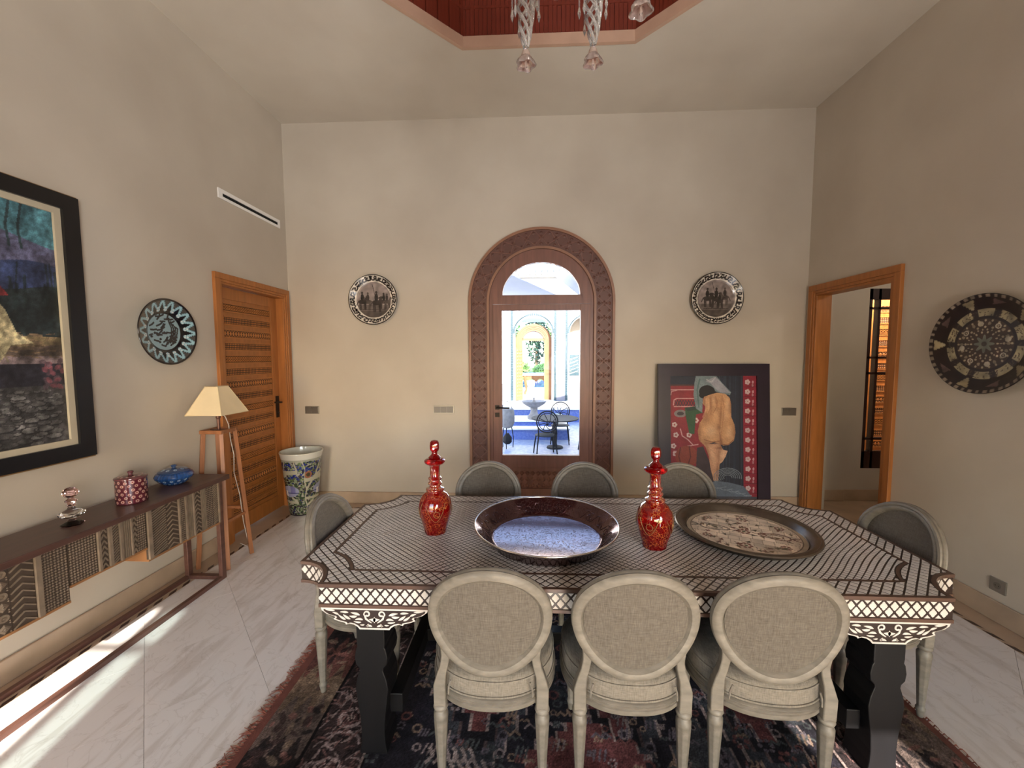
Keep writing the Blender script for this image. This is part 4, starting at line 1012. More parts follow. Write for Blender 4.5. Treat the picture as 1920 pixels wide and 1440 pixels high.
spots = [((-.150, 1.635, RZ), 0, 'oval-backed chair seen from behind, left of the three nearest, in front of the brown basin'),
         ((.385, 1.640, RZ), 0, 'oval-backed chair seen from behind, middle of the three nearest'),
         ((.915, 1.645, RZ), R(-4), 'oval-backed chair seen from behind, right of the three nearest, below the round tray'),
         ((-.295, 2.545, RZ), PI, 'oval-backed chair across the table just left of the arched door\'s middle'),
         ((.380, 2.545, RZ), PI, 'oval-backed chair across the table at the right foot of the arched door'),
         ((1.045, 2.545, RZ), PI, 'oval-backed chair across the table in front of the leaning painting'),
         ((-.860, 2.065, RZ), -PI/2, 'oval-backed chair at the table\'s left end near the patterned planter'),
         ((1.640, 2.045, RZ), PI/2, 'oval-backed chair at the table\'s right end by the open doorway')]
for i, (l, rz, lb) in enumerate(spots):
    if i == 0: chair.location = l; chair.rotation_euler = (0, 0, rz); chair['label'] = lb
    else: dup(chair, l, rz, lb)
# ================================================================== THINGS ON THE TABLE
TT = .7755
def ruby_mat():
    m = bpy.data.materials.new('ruby glass with gilding'); m.use_nodes = True; N = m.node_tree.nodes; L = m.node_tree.links; b = N['Principled BSDF']
    t = N.new('ShaderNodeTexCoord'); v = N.new('ShaderNodeTexVoronoi'); v.inputs['Scale'].default_value = 75; v.feature = 'DISTANCE_TO_EDGE'; L.new(t.outputs['Object'], v.inputs['Vector'])
    n = N.new('ShaderNodeTexNoise'); n.inputs['Scale'].default_value = 28; L.new(t.outputs['Object'], n.inputs['Vector'])
    r = N.new('ShaderNodeValToRGB'); r.color_ramp.elements[0].position = .02; r.color_ramp.elements[0].color = (1, 1, 1, 1); r.color_ramp.elements[1].position = .05; r.color_ramp.elements[1].color = (0, 0, 0, 1); L.new(v.outputs[0], r.inputs[0])
    r2 = N.new('ShaderNodeValToRGB'); r2.color_ramp.elements[0].position = .46; r2.color_ramp.elements[1].position = .56; L.new(n.outputs[0], r2.inputs[0])
    mu = N.new('ShaderNodeMath'); mu.operation = 'MULTIPLY'; L.new(r.outputs[0], mu.inputs[0]); L.new(r2.outputs[0], mu.inputs[1])
    mx = N.new('ShaderNodeMix'); mx.data_type = 'RGBA'; L.new(mu.outputs[0], mx.inputs[0]); mx.inputs[6].default_value = rgba((150, 8, 10)); mx.inputs[7].default_value = rgba((176, 120, 60)); L.new(mx.outputs[2], b.inputs['Base Color'])
    inv = N.new('ShaderNodeMath'); inv.operation = 'MULTIPLY_ADD'; inv.inputs[1].default_value = -.55; inv.inputs[2].default_value = .55; L.new(mu.outputs[0], inv.inputs[0]); L.new(inv.outputs[0], b.inputs['Transmission Weight'])
    b.inputs['Roughness'].default_value = .06; b.inputs['IOR'].default_value = 1.5; b.inputs['Coat Weight'].default_value = .6; b.inputs['Coat Roughness'].default_value = .03; return m
mRUBY = ruby_mat()
mRUBYC = M('clear ruby glass', (160, 6, 10), .05, trans=.75, var=0, coat=.5)
def decanter(loc, label, rz):
    t = thing('decanter', label, 'decanter', loc, rz, 'ruby glass decanters on the table')
    lobe = lambda a, z: 1+(.035*abs(math.cos(4*a))-.015 if z < .21 else 0)
    g = G(); g.lathe([(.0005, .004), (.05, .002), (.056, 0), (.058, .006), (.061, .03), (.074, .07), (.0835, .115), (.084, .145), (.078, .175), (.062, .203), (.044, .218), (.041, .222)], 48, fn=lobe, caps=False); bd = g.build('body', mRUBY, t, smooth=70)
    g = G(); g.lathe([(.040, .218), (.046, .221), (.048, .228), (.046, .236), (.038, .240), (.0305, .244), (.029, .250), (.036, .256), (.037, .264), (.030, .271), (.0275, .276), (.034, .282), (.035, .290), (.028, .297), (.0265, .300), (.0255, .330), (.027, .352), (.032, .362), (.034, .366)], 32, caps=False); g.build('neck', mRUBY, t, smooth=50)
    g = G(); g.lathe([(.030, .362), (.046, .366), (.053, .374), (.054, .384), (.047, .390), (.036, .392), (.030, .394)], 32, caps=True); g.build('lip', mRUBYC, t, smooth=50)
    g = G(); g.lathe([(.028, .393), (.033, .399), (.026, .406), (.017, .414), (.014, .422), (.0145, .428), (.020, .434), (.0225, .444), (.023, .462), (.021, .478), (.015, .487), (.004, .490)], 6 if False else 18, fn=lambda a, z: 1+(.06*math.cos(6*a) if z > .43 else 0), caps=True); g.build('stopper', mRUBYC, t, smooth=40)
    g = G()   # gilded scrolls wound round the belly
    rb = lambda z: float(np.interp(z, [.006, .03, .07, .115, .145, .175, .203], [.058, .061, .074, .0835, .084, .078, .062]))*1.035
    for k in range(4):
        a0 = k*PI/2
        for P in ([(a0-.6+.09*i, .155-.075*math.sin(i*.26)) for i in range(14)], [(a0+.18*math.cos(s), .12+.016*math.sin(s)) for s in np.linspace(0, 6.3, 16)]):
            g.tube([(rb(z)*math.cos(a), rb(z)*math.sin(a), z) for a, z in P], .0016, 5)
    g.build('gilt_scroll', mGOLD, bd, smooth=60)
decanter((-.500, 2.045, TT), 'ruby glass decanter with gilt scrolls, left of the big brown basin', .3)
decanter((.605, 1.925, TT), 'ruby glass decanter with gilt scrolls, between basin and round tray', 1.0)
def basin():
    t = thing('basin', 'wide shallow brown metal basin with engraved sides and bright rim mid table', 'basin', (.080, 1.985, TT))
    m = M('engraved bronze', (96, 72, 74), .12, metal=.92, var=.18, vs=9); N = m.node_tree.nodes; L = m.node_tree.links
    tc = N.new('ShaderNodeTexCoord'); v = N.new('ShaderNodeTexNoise'); v.inputs['Scale'].default_value = 22; v.inputs['Distortion'].default_value = 3.; v.inputs['Detail'].default_value = 1; L.new(tc.outputs['Object'], v.inputs[0])
    r = N.new('ShaderNodeValToRGB'); r.color_ramp.elements[0].position = .48; r.color_ramp.elements[1].position = .53; L.new(v.outputs[0], r.inputs[0])
    bp = N.new('ShaderNodeBump'); bp.inputs['Strength'].default_value = .5; bp.inputs['Distance'].default_value = .0016; L.new(r.outputs[0], bp.inputs['Height']); L.new(bp.outputs[0], N['Principled BSDF'].inputs['Normal'])
    g = G(); g.lathe([(.0005, .010), (.262, .010), (.276, .014), (.288, .026), (.318, .056), (.350, .080), (.357, .085), (.361, .082), (.356, .076), (.325, .050), (.296, .016), (.284, .003), (.27, .0), (.0005, .0)], 96, caps=False); g.build('bowl', m, t, smooth=50)
    g = G(); g.tube([(.360*math.cos(a), .360*math.sin(a), .085) for a in np.linspace(0, 2*PI, 96, endpoint=False)], .0045, 8, closed=True); g.build('rim', M('polished rim', (210, 200, 190), .15, metal=.9, var=.05), t, smooth=60)
    g = G()
    for k in range(10):
        a = 2*PI*k/10
        for rr in (.0,):
            P = [(.305+.02*math.sin(s*2), a+.26*(s/6.28-.5)*1.9, ) for s in np.linspace(0, 6.28, 14)]
            g.tube([(r_*math.cos(b), r_*math.sin(b), .028+(r_-.290)*.98+.001) for r_, b in P], .0016, 5)
            g.tube([((.30+.012*math.cos(s))*math.cos(a+.06*math.sin(s)), (.30+.012*math.cos(s))*math.sin(a+.06*math.sin(s)), .028+(.010+.012*math.cos(s))*.98+.001) for s in np.linspace(0, 6.28, 14)], .0015, 5)
    g.build('engraving', m, t, smooth=60)
basin()
def tray():
    t = thing('tray', 'round pewter-rimmed tray with cream floral mosaic, right of the decanters', 'tray', (1.115, 2.085, TT), R(-24))
    g = G(); g.lathe([(.0005, .006), (.272, .006), (.276, .012), (.279, .009), (.286, .016), (.296, .034), (.308, .040), (.318, .038), (.322, .041), (.331, .040), (.335, .034), (.330, .028), (.312, .030), (.296, .012), (.285, 0), (.0005, 0)], 96, caps=False); g.build('rim', mPEWT, t, smooth=40)
    def fn(c):
        g2 = np.random.default_rng(12); r = np.hypot(c.U, c.V)
        for k in range(-6, 7):
            for j in range(-6, 7):
                c.put((np.abs(c.U-k*.05-.01*(j % 2)) < .025) & (np.abs(c.V-j*.05) < .025), np.array((226, 208, 186))*g2.uniform(.9, 1.06))
        for k in range(-6, 7): c.put(np.abs(c.V-(k+.5)*.05) < .0012, (140, 120, 100)); 
        for k in range(-6, 7):
            for j in range(-6, 7): c.line([((k+.5)*.05+.01*(j % 2), (j-.5)*.05), ((k+.5)*.05+.01*(j % 2), (j+.5)*.05)], .0022, (140, 120, 100))
        br = (104, 62, 50); dk = (84, 74, 60)
        for sg in (-1, 1):
            for s, w in ((1, .009), (.55, .006)):
                th = np.linspace(0, 2*PI, 26); c.line([(sg*(.135+.07*s*math.cos(a)), .034*s*math.sin(a)*(1+.35*math.cos(a))) for a in th], w, br if sg > 0 else dk)
            for da in (-.5, 0, .5): c.line([(sg*.205, 0), (sg*(.205+.05*math.cos(da)), .05*math.sin(da))], .009, br if sg > 0 else dk)
            c.line([(sg*.065, 0), (sg*.03, .01*sg)], .006, br)
        for (x, y, s) in ((0, 0, .03), (0, .17, .03), (0, -.17, .03), (.0, .05, .022), (.17, .12, .024), (-.17, -.12, .024), (.17, -.12, .024), (-.17, .12, .024)):
            for k in range(7): c.ell(x+s*.75*math.cos(k*.9), y+s*.75*math.sin(k*.9), s*.28, s*.28, (124, 74, 62)); 
            c.ell(x, y, s*.3, s*.3, (90, 96, 64))
        for i in range(46):
            a = g2.uniform(0, 6.28); rr = math.sqrt(g2.uniform(.02, .9))*.235; x, y = rr*math.cos(a), rr*math.sin(a); th = g2.uniform(0, 6.28); q = lambda d, e: (x+d*math.cos(th)-e*math.sin(th), y+d*math.sin(th)+e*math.cos(th))
            c.poly([q(.026, 0), q(-.006, .013), q(0, 0), q(-.006, -.013)], ((116, 70, 58), (90, 84, 64), (110, 90, 60))[i % 3]); c.line([q(0, 0), q(-.024, .004)], .0035, dk)
        c.put((r > .250) & (r < .255), (96, 76, 60)); c.put(r >= .255, (176, 160, 136)); c.noise(.06, 40, 2)
    painted_lathe('mosaic_disc', [(.0006, .0072), (.274, .0072)], 260, 110, fn, paint_mat('mosaic', .35), t, (206, 192, 170), None, 'flat')
tray()
# ================================================================== CONSOLE along the left wall
cons = thing('console_table', 'long low dark-topped console with carved block fronts under the large painting', 'console', (-2.49, 1.85, 0))
CF = .17; CB = -.17
g = G(); g.span((CB, -1.25, .765), (CF, 1.085, .80)); g.build('top', mWEN, cons, bev=.004)
def cframe(y, name='leg_frame'):
    g = G(); w = .014
    g.span((CF-.06, y-.02, 0), (CF-.03, y+.02, .765)); g.span((CB+.01, y-.02, 0), (CB+.04, y+.02, .765)); g.span((CB+.04, y-.02, .0), (CF-.06, y+.02, .028)); g.build(name, mRAIL, cons, bev=.002)
cframe(1.02); cframe(-1.19)
G().span((CF-.06, -1.17, .0), (CF-.03, 1.0, .028)).build('floor_rail', mRAIL, cons, bev=.002)
G().span((CB+.01, -1.17, .0), (CB+.04, 1.0, .028)).build('floor_rail', mRAIL, cons, bev=.002)
def carve(y0, y1, z0, z1, kind, seed=0):
    """one carved strip on the front of a block; +x is the room side"""
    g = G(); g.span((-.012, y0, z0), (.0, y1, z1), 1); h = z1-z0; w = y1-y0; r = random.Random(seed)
    if kind == 'weave':
        ny, nz = max(2, round(w/.014)), max(4, round(h/.014))
        for i in range(ny):
            for j in range(nz): g.pyr((0, y0+(i+.5)*w/ny, z0+(j+.5)*h/nz), (0, w/ny*.55, 0) if (i+j) % 2 else (0, w/ny*.35, 0), (0, 0, h/nz*.42), (.004, 0, 0), 0, .5)
    elif kind == 'diag':
        n = round(h/.016)
        for j in range(n):
            z = z0+(j+.5)*h/n; dz = min(.5*w, h*.1); g.bar((.002, y0+.002, max(z0, z-dz*.6)), (.002, y1-.002, min(z1, z+dz*.6)), .005, .005, 0, (1, 0, 0))
    elif kind == 'zigzag':
        n = round(h/.032)
        for j in range(n):
            z = z0+(j+.5)*h/n; q = h/n*.42; yc = (y0+y1)/2
            g.bar((.002, y0+.002, z-q), (.002, yc, z+q), .006, .005, 0, (1, 0, 0)); g.bar((.002, yc, z+q), (.002, y1-.002, z-q), .006, .005, 0, (1, 0, 0))
    elif kind == 'flute':
        n = max(2, round(w/.012))
        for i in range(n): g.span((0, y0+(i+.2)*w/n, z0), (.005, y0+(i+.75)*w/n, z1))
    elif kind == 'bar': g.span((0, y0+.001, z0), (.012, y1-.001, z1))
    elif kind == 'tiles':
        ny, nz = max(1, round(w/.05)), round(h/.05)
        for i in range(ny):
            for j in range(nz):
                c = Vector((0, y0+(i+.5)*w/ny, z0+(j+.5)*h/nz)); a, b = w/ny/2, h/nz/2
                if (i+j) % 2: g.pyr(c, (0, a*.9, 0), (0, 0, b*.9), (.005, 0, 0), 0, .55); g.pyr(c+Vector((.005, 0, 0)), (0, a*.3, 0), (0, 0, b*.3), (.003, 0, 0), 0, .5)
                else:
                    q = G().lathe([(a*.75, 0), (a*.7, .005), (a*.42, .005), (a*.38, .001), (a*.2, .001), (a*.15, .006)], 12); g.add([(v[2]+c.x, v[0]+c.y, v[1]*b/a+c.z) for v in q.v], q.f)
                for sy in (-1, 1):
                    for sz in (-1, 1): g.pyr(c+Vector((0, sy*a*.8, sz*b*.8)), (0, a*.16, 0), (0, 0, b*.16), (.005, 0, 0), 0)
    elif kind == 'leaf':
        n = round(h/.05)
        for j in range(n):
            z = z0+(j+.5)*h/n; yc = (y0+y1)/2
            for k in range(5):
                t = -.4+.2*k
                g.bar((.002, yc, z-h/n*.4), (.002, yc+t*w, z+h/n*.35), .004, .005, 0, (1, 0, 0))
    return g
def block(y0, y1, z0, z1, strips):
    bx = G(); bx.span((CB+.01, y0, z0), (CF-.045, y1, .765)); bx.span((CB+.01, y0, z0-.012), (CF-.03, y1, z0)); b = bx.build('cabinet_block', mORANGE, cons)
    y = y0; tot = sum(w for _, w in strips)
    for k, (kd, w) in enumerate(strips):
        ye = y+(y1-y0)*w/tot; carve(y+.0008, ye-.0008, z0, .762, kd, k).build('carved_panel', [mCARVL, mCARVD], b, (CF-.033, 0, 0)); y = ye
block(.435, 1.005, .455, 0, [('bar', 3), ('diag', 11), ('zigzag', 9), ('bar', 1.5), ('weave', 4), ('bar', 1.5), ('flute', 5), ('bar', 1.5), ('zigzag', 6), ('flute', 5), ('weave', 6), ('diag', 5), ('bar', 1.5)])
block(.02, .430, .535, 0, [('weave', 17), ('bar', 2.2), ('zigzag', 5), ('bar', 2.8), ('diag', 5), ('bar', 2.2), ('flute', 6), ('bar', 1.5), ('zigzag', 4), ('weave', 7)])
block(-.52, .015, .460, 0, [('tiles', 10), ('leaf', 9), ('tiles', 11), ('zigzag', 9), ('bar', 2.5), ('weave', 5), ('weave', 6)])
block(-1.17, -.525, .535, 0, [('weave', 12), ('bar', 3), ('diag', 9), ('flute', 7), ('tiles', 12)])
# ------------------------------------------------------------------ things on the console
CT = .80
def crystal_piece():
    t = thing('crystal_ornament', 'small clear and pinkish crystal bottle with ball stopper at the console\'s near part', 'ornament', (-2.475, 2.0, CT))
    g = G(); g.lathe([(.0005, .0), (.040, 0), (.045, .006), (.036, .014), (.016, .024), (.012, .032), (.012, .036)], 20, caps=False, fn=lambda a, z: 1+.08*math.cos(6*a)); g.build('foot', mCLEARP, t, smooth=30)
    g = G(); g.lathe([(.012, .034), (.034, .042), (.046, .056), (.047, .066), (.034, .078), (.018, .088), (.013, .098), (.012, .102)], 20, caps=False, fn=lambda a, z: 1+(.16*abs(math.cos(4*a)) if .05 < z < .075 else 0)); g.build('bowl', mCLEAR, t, smooth=25)
    g = G(); g.lathe([(.011, .100), (.020, .108), (.012, .116), (.022, .126), (.026, .132), (.014, .142), (.010, .150)], 16, caps=False); g.build('neck', mCLEARP, t, smooth=35)
    g = G(); g.lathe([(.008, .148), (.022, .156), (.031, .170), (.032, .180), (.027, .193), (.014, .203), (.0005, .206)], 18, caps=False, fn=lambda a, z: 1+.03*math.cos(9*a)); g.build('ball_stopper', mCLEARP, t, smooth=25)
crystal_piece()
def flower_pot():
    t = thing('lidded_box', 'burgundy cylindrical box with white ring flowers and a knobbed lid on the console', 'box', (-2.495, 2.345, CT))
    def fn(c):
        g2 = np.random.default_rng(2); R1 = .076
        for j in range(6):
            for k in range(14):
                a = 2*PI*(k+.5*(j % 2))/14; z = .018+j*.024+g2.uniform(-.004, .004); q = ((((c.U-a+PI) % (2*PI))-PI)*R1)**2+(c.V-z)**2; s = g2.uniform(.0075, .0095)
                c.put(q < s*s, (186, 146, 134)); c.put(q < (s*.45)**2, (120, 40, 50))
        c.noise(.1, 60, 1)
    painted_lathe('body', [(.0740, 0), (.0765, .003), (.0765, .148), (.075, .152)], 220, 110, fn, mGLAZE, t, (84, 32, 42))
    g = G(); g.lathe([(.0005, .0), (.072, 0)], 20, caps=False); 
    def fl(c):
        for k in range(12): c.ell(.055*math.cos(k*.5236), .055*math.sin(k*.5236), .007, .007, (190, 150, 140))
    painted_lathe('lid', [(.0775, .150), (.080, .154), (.079, .160), (.060, .167), (.022, .172), (.012, .173), (.010, .180), (.015, .186), (.016, .192), (.010, .197), (.0006, .198)], 120, 70, fl, mGLAZE, t, (96, 52, 56), None, 'flat')
flower_pot()
def tureen():
    t = thing('tureen', 'round blue lidded pot with pale ring flowers, farthest on the console', 'pot', (-2.545, 2.70, CT))
    def fn(c):
        for j in range(2):
            for k in range(16):
                a = 2*PI*(k+.5*j)/16; v = .080+.034*j; q = ((((c.U-a+PI) % (2*PI))-PI)*.105)**2+(c.V-v)**2; c.put(q < .0095**2, (170, 196, 220)); c.put(q < .0045**2, (50, 90, 150))
        c.noise(.14, 40, 3)
    painted_lathe('body', [(.0006, .004), (.055, .0), (.062, .004), (.085, .020), (.110, .048), (.114, .062), (.104, .080), (.086, .090)], 220, 120, fn, mGLAZE, t, (34, 72, 128))
    def fl(c):
        for k in range(9): c.ell(.062*math.cos(k*.698), .062*math.sin(k*.698), .010, .010, (150, 174, 200)); c.ell(.062*math.cos(k*.698), .062*math.sin(k*.698), .004, .004, (50, 90, 150))
    painted_lathe('lid', [(.092, .088), (.094, .092), (.080, .101), (.050, .112), (.018, .116), (.010, .117), (.010, .122), (.017, .127), (.017, .133), (.008, .138), (.0006, .139)], 140, 80, fl, mGLAZE, t, (44, 70, 112), None, 'flat')
tureen()
# ================================================================== TRIPOD-LIKE FLOOR LAMP
def floor_lamp():
    t = thing('floor_lamp', 'wooden four-legged floor lamp with cream pyramid shade between console and carved door', 'lamp', (-2.545, 3.13, 0))
    zt = 1.10
    for sx in (-1, 1):
        for sy in (-1, 1):
            G().bar((sx*.125, sy*.135, 0), (sx*.075, sy*.072, zt), .030, .030).build('leg', mLEG, t, bev=.003)
    for sx in (-1, 1): G().bar((sx*.106, -.112, .38), (sx*.106, .112, .38), .02, .022).build('stretcher', mLEG, t)
    for sy in (-1, 1): G().bar((-.106, sy*.112, .42), (.106, sy*.112, .42), .02, .022).build('stretcher', mLEG, t)
    g = G(); 
    for s in (-1, 1): g.span((-.092, s*.078-.014, zt-.012), (.092, s*.078+.014, zt+.018)); g.span((s*.078-.014, -.064, zt-.012), (s*.078+.014, .064, zt+.018))
    g.build('top_frame', mLEG, t, bev=.003)
    g = G(); g.bar((-.075, 0, zt+.006), (.075, 0, zt+.006), .03, .016); g.lathe([(.012, zt), (.012, zt+.10), (.018, zt+.11), (.018, zt+.15), (.008, zt+.16)], 14); g.build('lamp_stem', mRAIL, t)
    g = G(); z0, z1 = 1.245, 1.465; b, a = .148, .054; th = .003; vs = []
    for (h, z) in ((b, z0), (a, z1), (a-th, z1), (b-th, z0)): vs += [(-h, -h, z), (h, -h, z), (h, h, z), (-h, h, z)]
    fs = []
    for i in range(4):
        for k in range(4): fs.append((4*i+k, 4*i+(k+1) % 4, 4*((i+1) % 4)+(k+1) % 4, 4*((i+1) % 4)+k))
    g.add(vs, fs); sh = g.build('lamp_shade', mSHADE, t)
    g = G()
    for h, z in ((b, z0), (a, z1)): g.tube([(-h, -h, z), (h, -h, z), (h, h, z), (-h, h, z)], .004, 6, closed=True)
    for sx, sy in ((-1, -1), (1, -1), (1, 1), (-1, 1)): g.tube([(sx*b, sy*b, z0), (sx*a, sy*a, z1)], .003, 6)
    g.build('binding', M('shade binding', (206, 184, 146), .8, var=.04), sh)
    P = [(0, 0, zt+.13), (.03, -.01, zt+.155), (.075, -.02, zt+.12), (.085, .0, zt+.05), (.07, .03, zt-.08), (.10, .02, zt-.2), (.07, .05, zt-.36), (.11, .05, zt-.55), (.10, .09, zt-.8), (.10, .15, .02), (.02, .24, .006), (-.10, .30, .006)]
    Q = []
    for i in range(len(P)-1):
        for k in range(4): Q.append(tuple(P[i][j]+(P[i+1][j]-P[i][j])*k/4 for j in range(3)))
    G().tube(Q+[P[-1]], .0035, 6).build('cord', mCORD, t, smooth=60)
floor_lamp()
# ================================================================== CERAMIC PLANTER
def planter():
    t = thing('planter', 'tall tapered ceramic planter painted with blue and green trees in the left corner', 'planter', (-2.495, 4.20, 0), R(-60))
    def fn(c):
        g2 = np.random.default_rng(9); H = .66
        wrapd = lambda a: ((c.U-a+PI) % (2*PI))-PI
        pal = ((52, 70, 48), (96, 112, 70), (36, 44, 92), (28, 34, 48), (128, 140, 110), (70, 60, 56))
        for i in range(4300):
            a, v = g2.uniform(0, 2*PI), g2.uniform(.02, .60); s = g2.uniform(.006, .016); col = pal[g2.integers(0, 6)]
            if v > .42 and g2.random() < .25: col = (34, 48, 130)
            u0 = (c.U > a-.12) & (c.U < a+.12) & (np.abs(c.V-v) < .02); c.put(u0 & (((c.U-a)*.17)**2+((c.V-v)*1.3)**2 < s*s), col)
        for a0 in (0.2, 2.3, 4.4):
            W2 = lambda P, w, col: [c.line([((p[0]+a0) % (2*PI), p[1]) for p in P], w, col)]
            c.U = c.U*1.0
            for P, w in (([(0, .02), (.05, .12), (-.08, .2), (.02, .30), (-.1, .40), (-.45, .50), (-.6, .60)], .045), ([(.02, .30), (.3, .38), (.55, .44), (.9, .60)], .04), ([(.55, .44), (.95, .46)], .03), ([(-.1, .40), (-.05, .52), (-.2, .62)], .03), ([(.05, .12), (.4, .16), (.7, .12)], .028), ([(-.08, .2), (-.5, .16), (-.9, .22)], .028)): W2(P, w, (176, 172, 152))
            m = (wrapd(a0+1.05)/.62)**2+((c.V-.285)/.062)**2 < 1; c.put(m, (150, 154, 186)); c.put(m & (c.V < .27) & (c.V > .262), (40, 44, 100)); c.put(m & (np.abs(wrapd(a0+.8)) < .09) & (c.V < .29), (226, 224, 222)); c.put(m & (np.abs(wrapd(a0+1.3)) < .16) & (c.V > .27), (120, 118, 170))
            m = (wrapd(a0+.12)/.2)**2+((c.V-.46)/.04)**2 < 1; c.put(m, (150, 96, 70)); m = (wrapd(a0+.12)/.11)**2+((c.V-.46)/.022)**2 < 1; c.put(m, (70, 62, 44))
        c.put(c.V > .63, (206, 204, 194)); c.put(c.V < .022, (40, 38, 40))
    painted_lathe('pot_body', [(.128, 0), (.135, .004), (.150, .12), (.200, .60), (.214, .665), (.218, .678)], 260, 170, fn, mGLAZE, t, (160, 160, 146))
    g = G(); g.lathe([(.218, .678), (.216, .686), (.204, .684), (.198, .65), (.14, .05), (.0005, .045)], 64, caps=False); g.build('glazed_rim', M('cream glaze', (204, 202, 186), .15, var=.05, coat=.4), t, smooth=50)
    G().lathe([(.0005, .002), (.128, .002), (.128, .006), (.0005, .006)], 40, caps=False).build('base', mDARK, t)
planter()
# ================================================================== PAINTINGS
def framed(t, w, h, fw, depth, mat, place, bev=.004):
    """four mitred frame members; place maps (u across, v up, d out) to local 3D"""
    g = G()
    for P in ([(0, 0), (w, 0), (w-fw, fw), (fw, fw)], [(0, h), (w, h), (w-fw, h-fw), (fw, h-fw)], [(0, 0), (0, h), (fw, h-fw), (fw, fw)], [(w, 0), (w, h), (w-fw, h-fw), (w-fw, fw)]): g.prism(P, 0, depth, place)
    return g
def left_painting():
    t = thing('painting', 'large oil landscape with a seated woman in pale dress, black frame, above the console', 'painting', (XL+.004, 2.34, 1.10))
    w, h = 1.42, 1.545; pl = lambda u, v, d: (d, u-w, v); fw = .085
    framed(t, w, h, fw, .045, mBLKF, pl).build('frame', mBLKF, t)
    g = G(); 
    for a, b in (((-.012, -.012), (w+.012, .0)), ((-.012, h), (w+.012, h+.012)), ((-.012, 0), (0, h)), ((w, 0), (w+.012, h))): g.prism([(a[0], a[1]), (b[0], a[1]), (b[0], b[1]), (a[0], b[1])], 0, .02, pl)
    g.build('outer_bead', mGOLD, t)
    pi = lambda u, v, d: pl(u+fw, v+fw, d); lw = .034; W2, H2 = w-2*fw, h-2*fw
    framed(t, W2, H2, lw, .028, mLINER, pi).build('liner', mLINER, t)
    W3, H3 = W2-2*lw, H2-2*lw
    def fn(c):
        X = lambda p: [(W3-(103-a)*.0026 if False else a, b) for a, b in p]
        c.put(c.V > H3*.80, (70, 112, 122)); c.put((c.V < H3*.86+.03*np.sin(c.U*9)) & (c.V > H3*.6), (84, 84, 108)); c.put(c.V < H3*.76+.02*np.sin(c.U*13), (48, 58, 88)); c.put(c.V < H3*.66+.025*np.sin(c.U*11+1), (34, 42, 44))
        c.put(c.V < H3*.46, (112, 98, 72)); c.put(c.V < H3*.42+.01*np.sin(c.U*17), (96, 82, 72)); c.put(c.V < H3*.375, (128, 112, 112)); c.put(c.V < H3*.345, (40, 38, 46)); c.put(c.V < H3*.25, (62, 60, 60))
        g2 = np.random.default_rng(6)
        for i in range(26): x = g2.uniform(0, W3); c.line([(x, H3*.55), (x+g2.uniform(-.03, .03), H3*g2.uniform(.66, .78))], g2.uniform(.006, .02), (30, 40, 40), .7)
        for x in (W3-.20, W3-.15, .3): c.line([(x, H3*.82), (x-.01, H3*.9), (x+.012, H3)], .012, (44, 60, 64))
        for i in range(300):
            x, y = g2.uniform(0, W3), g2.uniform(.0, H3*.24); s = g2.uniform(.015, .045)*(1.3-y/H3*2.4); c.ell(x, y, s, s*.42, (40, 38, 40), 0, .8); c.ell(x, y+.002, s*.85, s*.32, np.array((98, 96, 94))*g2.uniform(.75, 1.1))
        for i in range(160):
            x, y = g2.uniform(0, W3), g2.uniform(H3*.37, H3*.47); c.line([(x, y), (x+.04, y+g2.uniform(-.01, .01))], .006, np.array((110, 92, 72))*g2.uniform(.7, 1.25))
        # seated woman, mostly beyond the picture's left in this view
        fx = W3-.43
        c.poly([(fx-.18, H3*.36), (fx-.16, H3*.52), (fx-.05, H3*.66), (fx+.10, H3*.66), (fx+.19, H3*.56), (fx+.23, H3*.47), (fx+.30, H3*.43), (fx+.20, H3*.42), (fx+.16, H3*.36)], (168, 156, 122))
        c.poly([(fx-.03, H3*.66), (fx-.06, H3*.74), (fx+.04, H3*.79), (fx+.13, H3*.76), (fx+.15, H3*.68), (fx+.21, H3*.62), (fx+.1, H3*.60)], (112, 40, 42))
        c.ell(fx+.03, H3*.725, .045, .06, (134, 92, 70)); c.poly([(fx+.02, H3*.52), (fx+.17, H3*.60), (fx+.14, H3*.5), (fx+.1, H3*.44)], (128, 128, 84)); c.line([(fx+.05, H3*.62), (fx+.13, H3*.53), (fx+.02, H3*.48)], .05, (140, 98, 74))
        for i in range(60): x, y = fx+g2.uniform(-.12, .2), H3*g2.uniform(.38, .6); c.line([(x, y), (x+.02, y-.05)], .008, np.array((150, 140, 108))*g2.uniform(.7, 1.2), .8)
        c.line([(fx+.05, H3*.36), (fx+.06, H3*.3)], .05, (140, 128, 128)); [c.ell(W3-.04+g2.uniform(-.06, .04), H3*g2.uniform(.24, .36), .018, .012, (78+30*(i % 2), 62, 68), g2.uniform(0, 3), .8) for i in range(26)]
        c.noise(.2, 26, 1); c.noise(.14, 90, 4); c.grain(.07, 2)
    painted_plane('canvas', W3, H3, 300, 340, fn, mPAINT, t, lambda u, v: (np.full(u.shape, .014), u-w+fw+lw, v+fw+lw), (60, 60, 60))
    G().span((.0, -w+.01, .01), (.012, -.01, h-.01)).build('backing', mDARK, t)
left_painting()
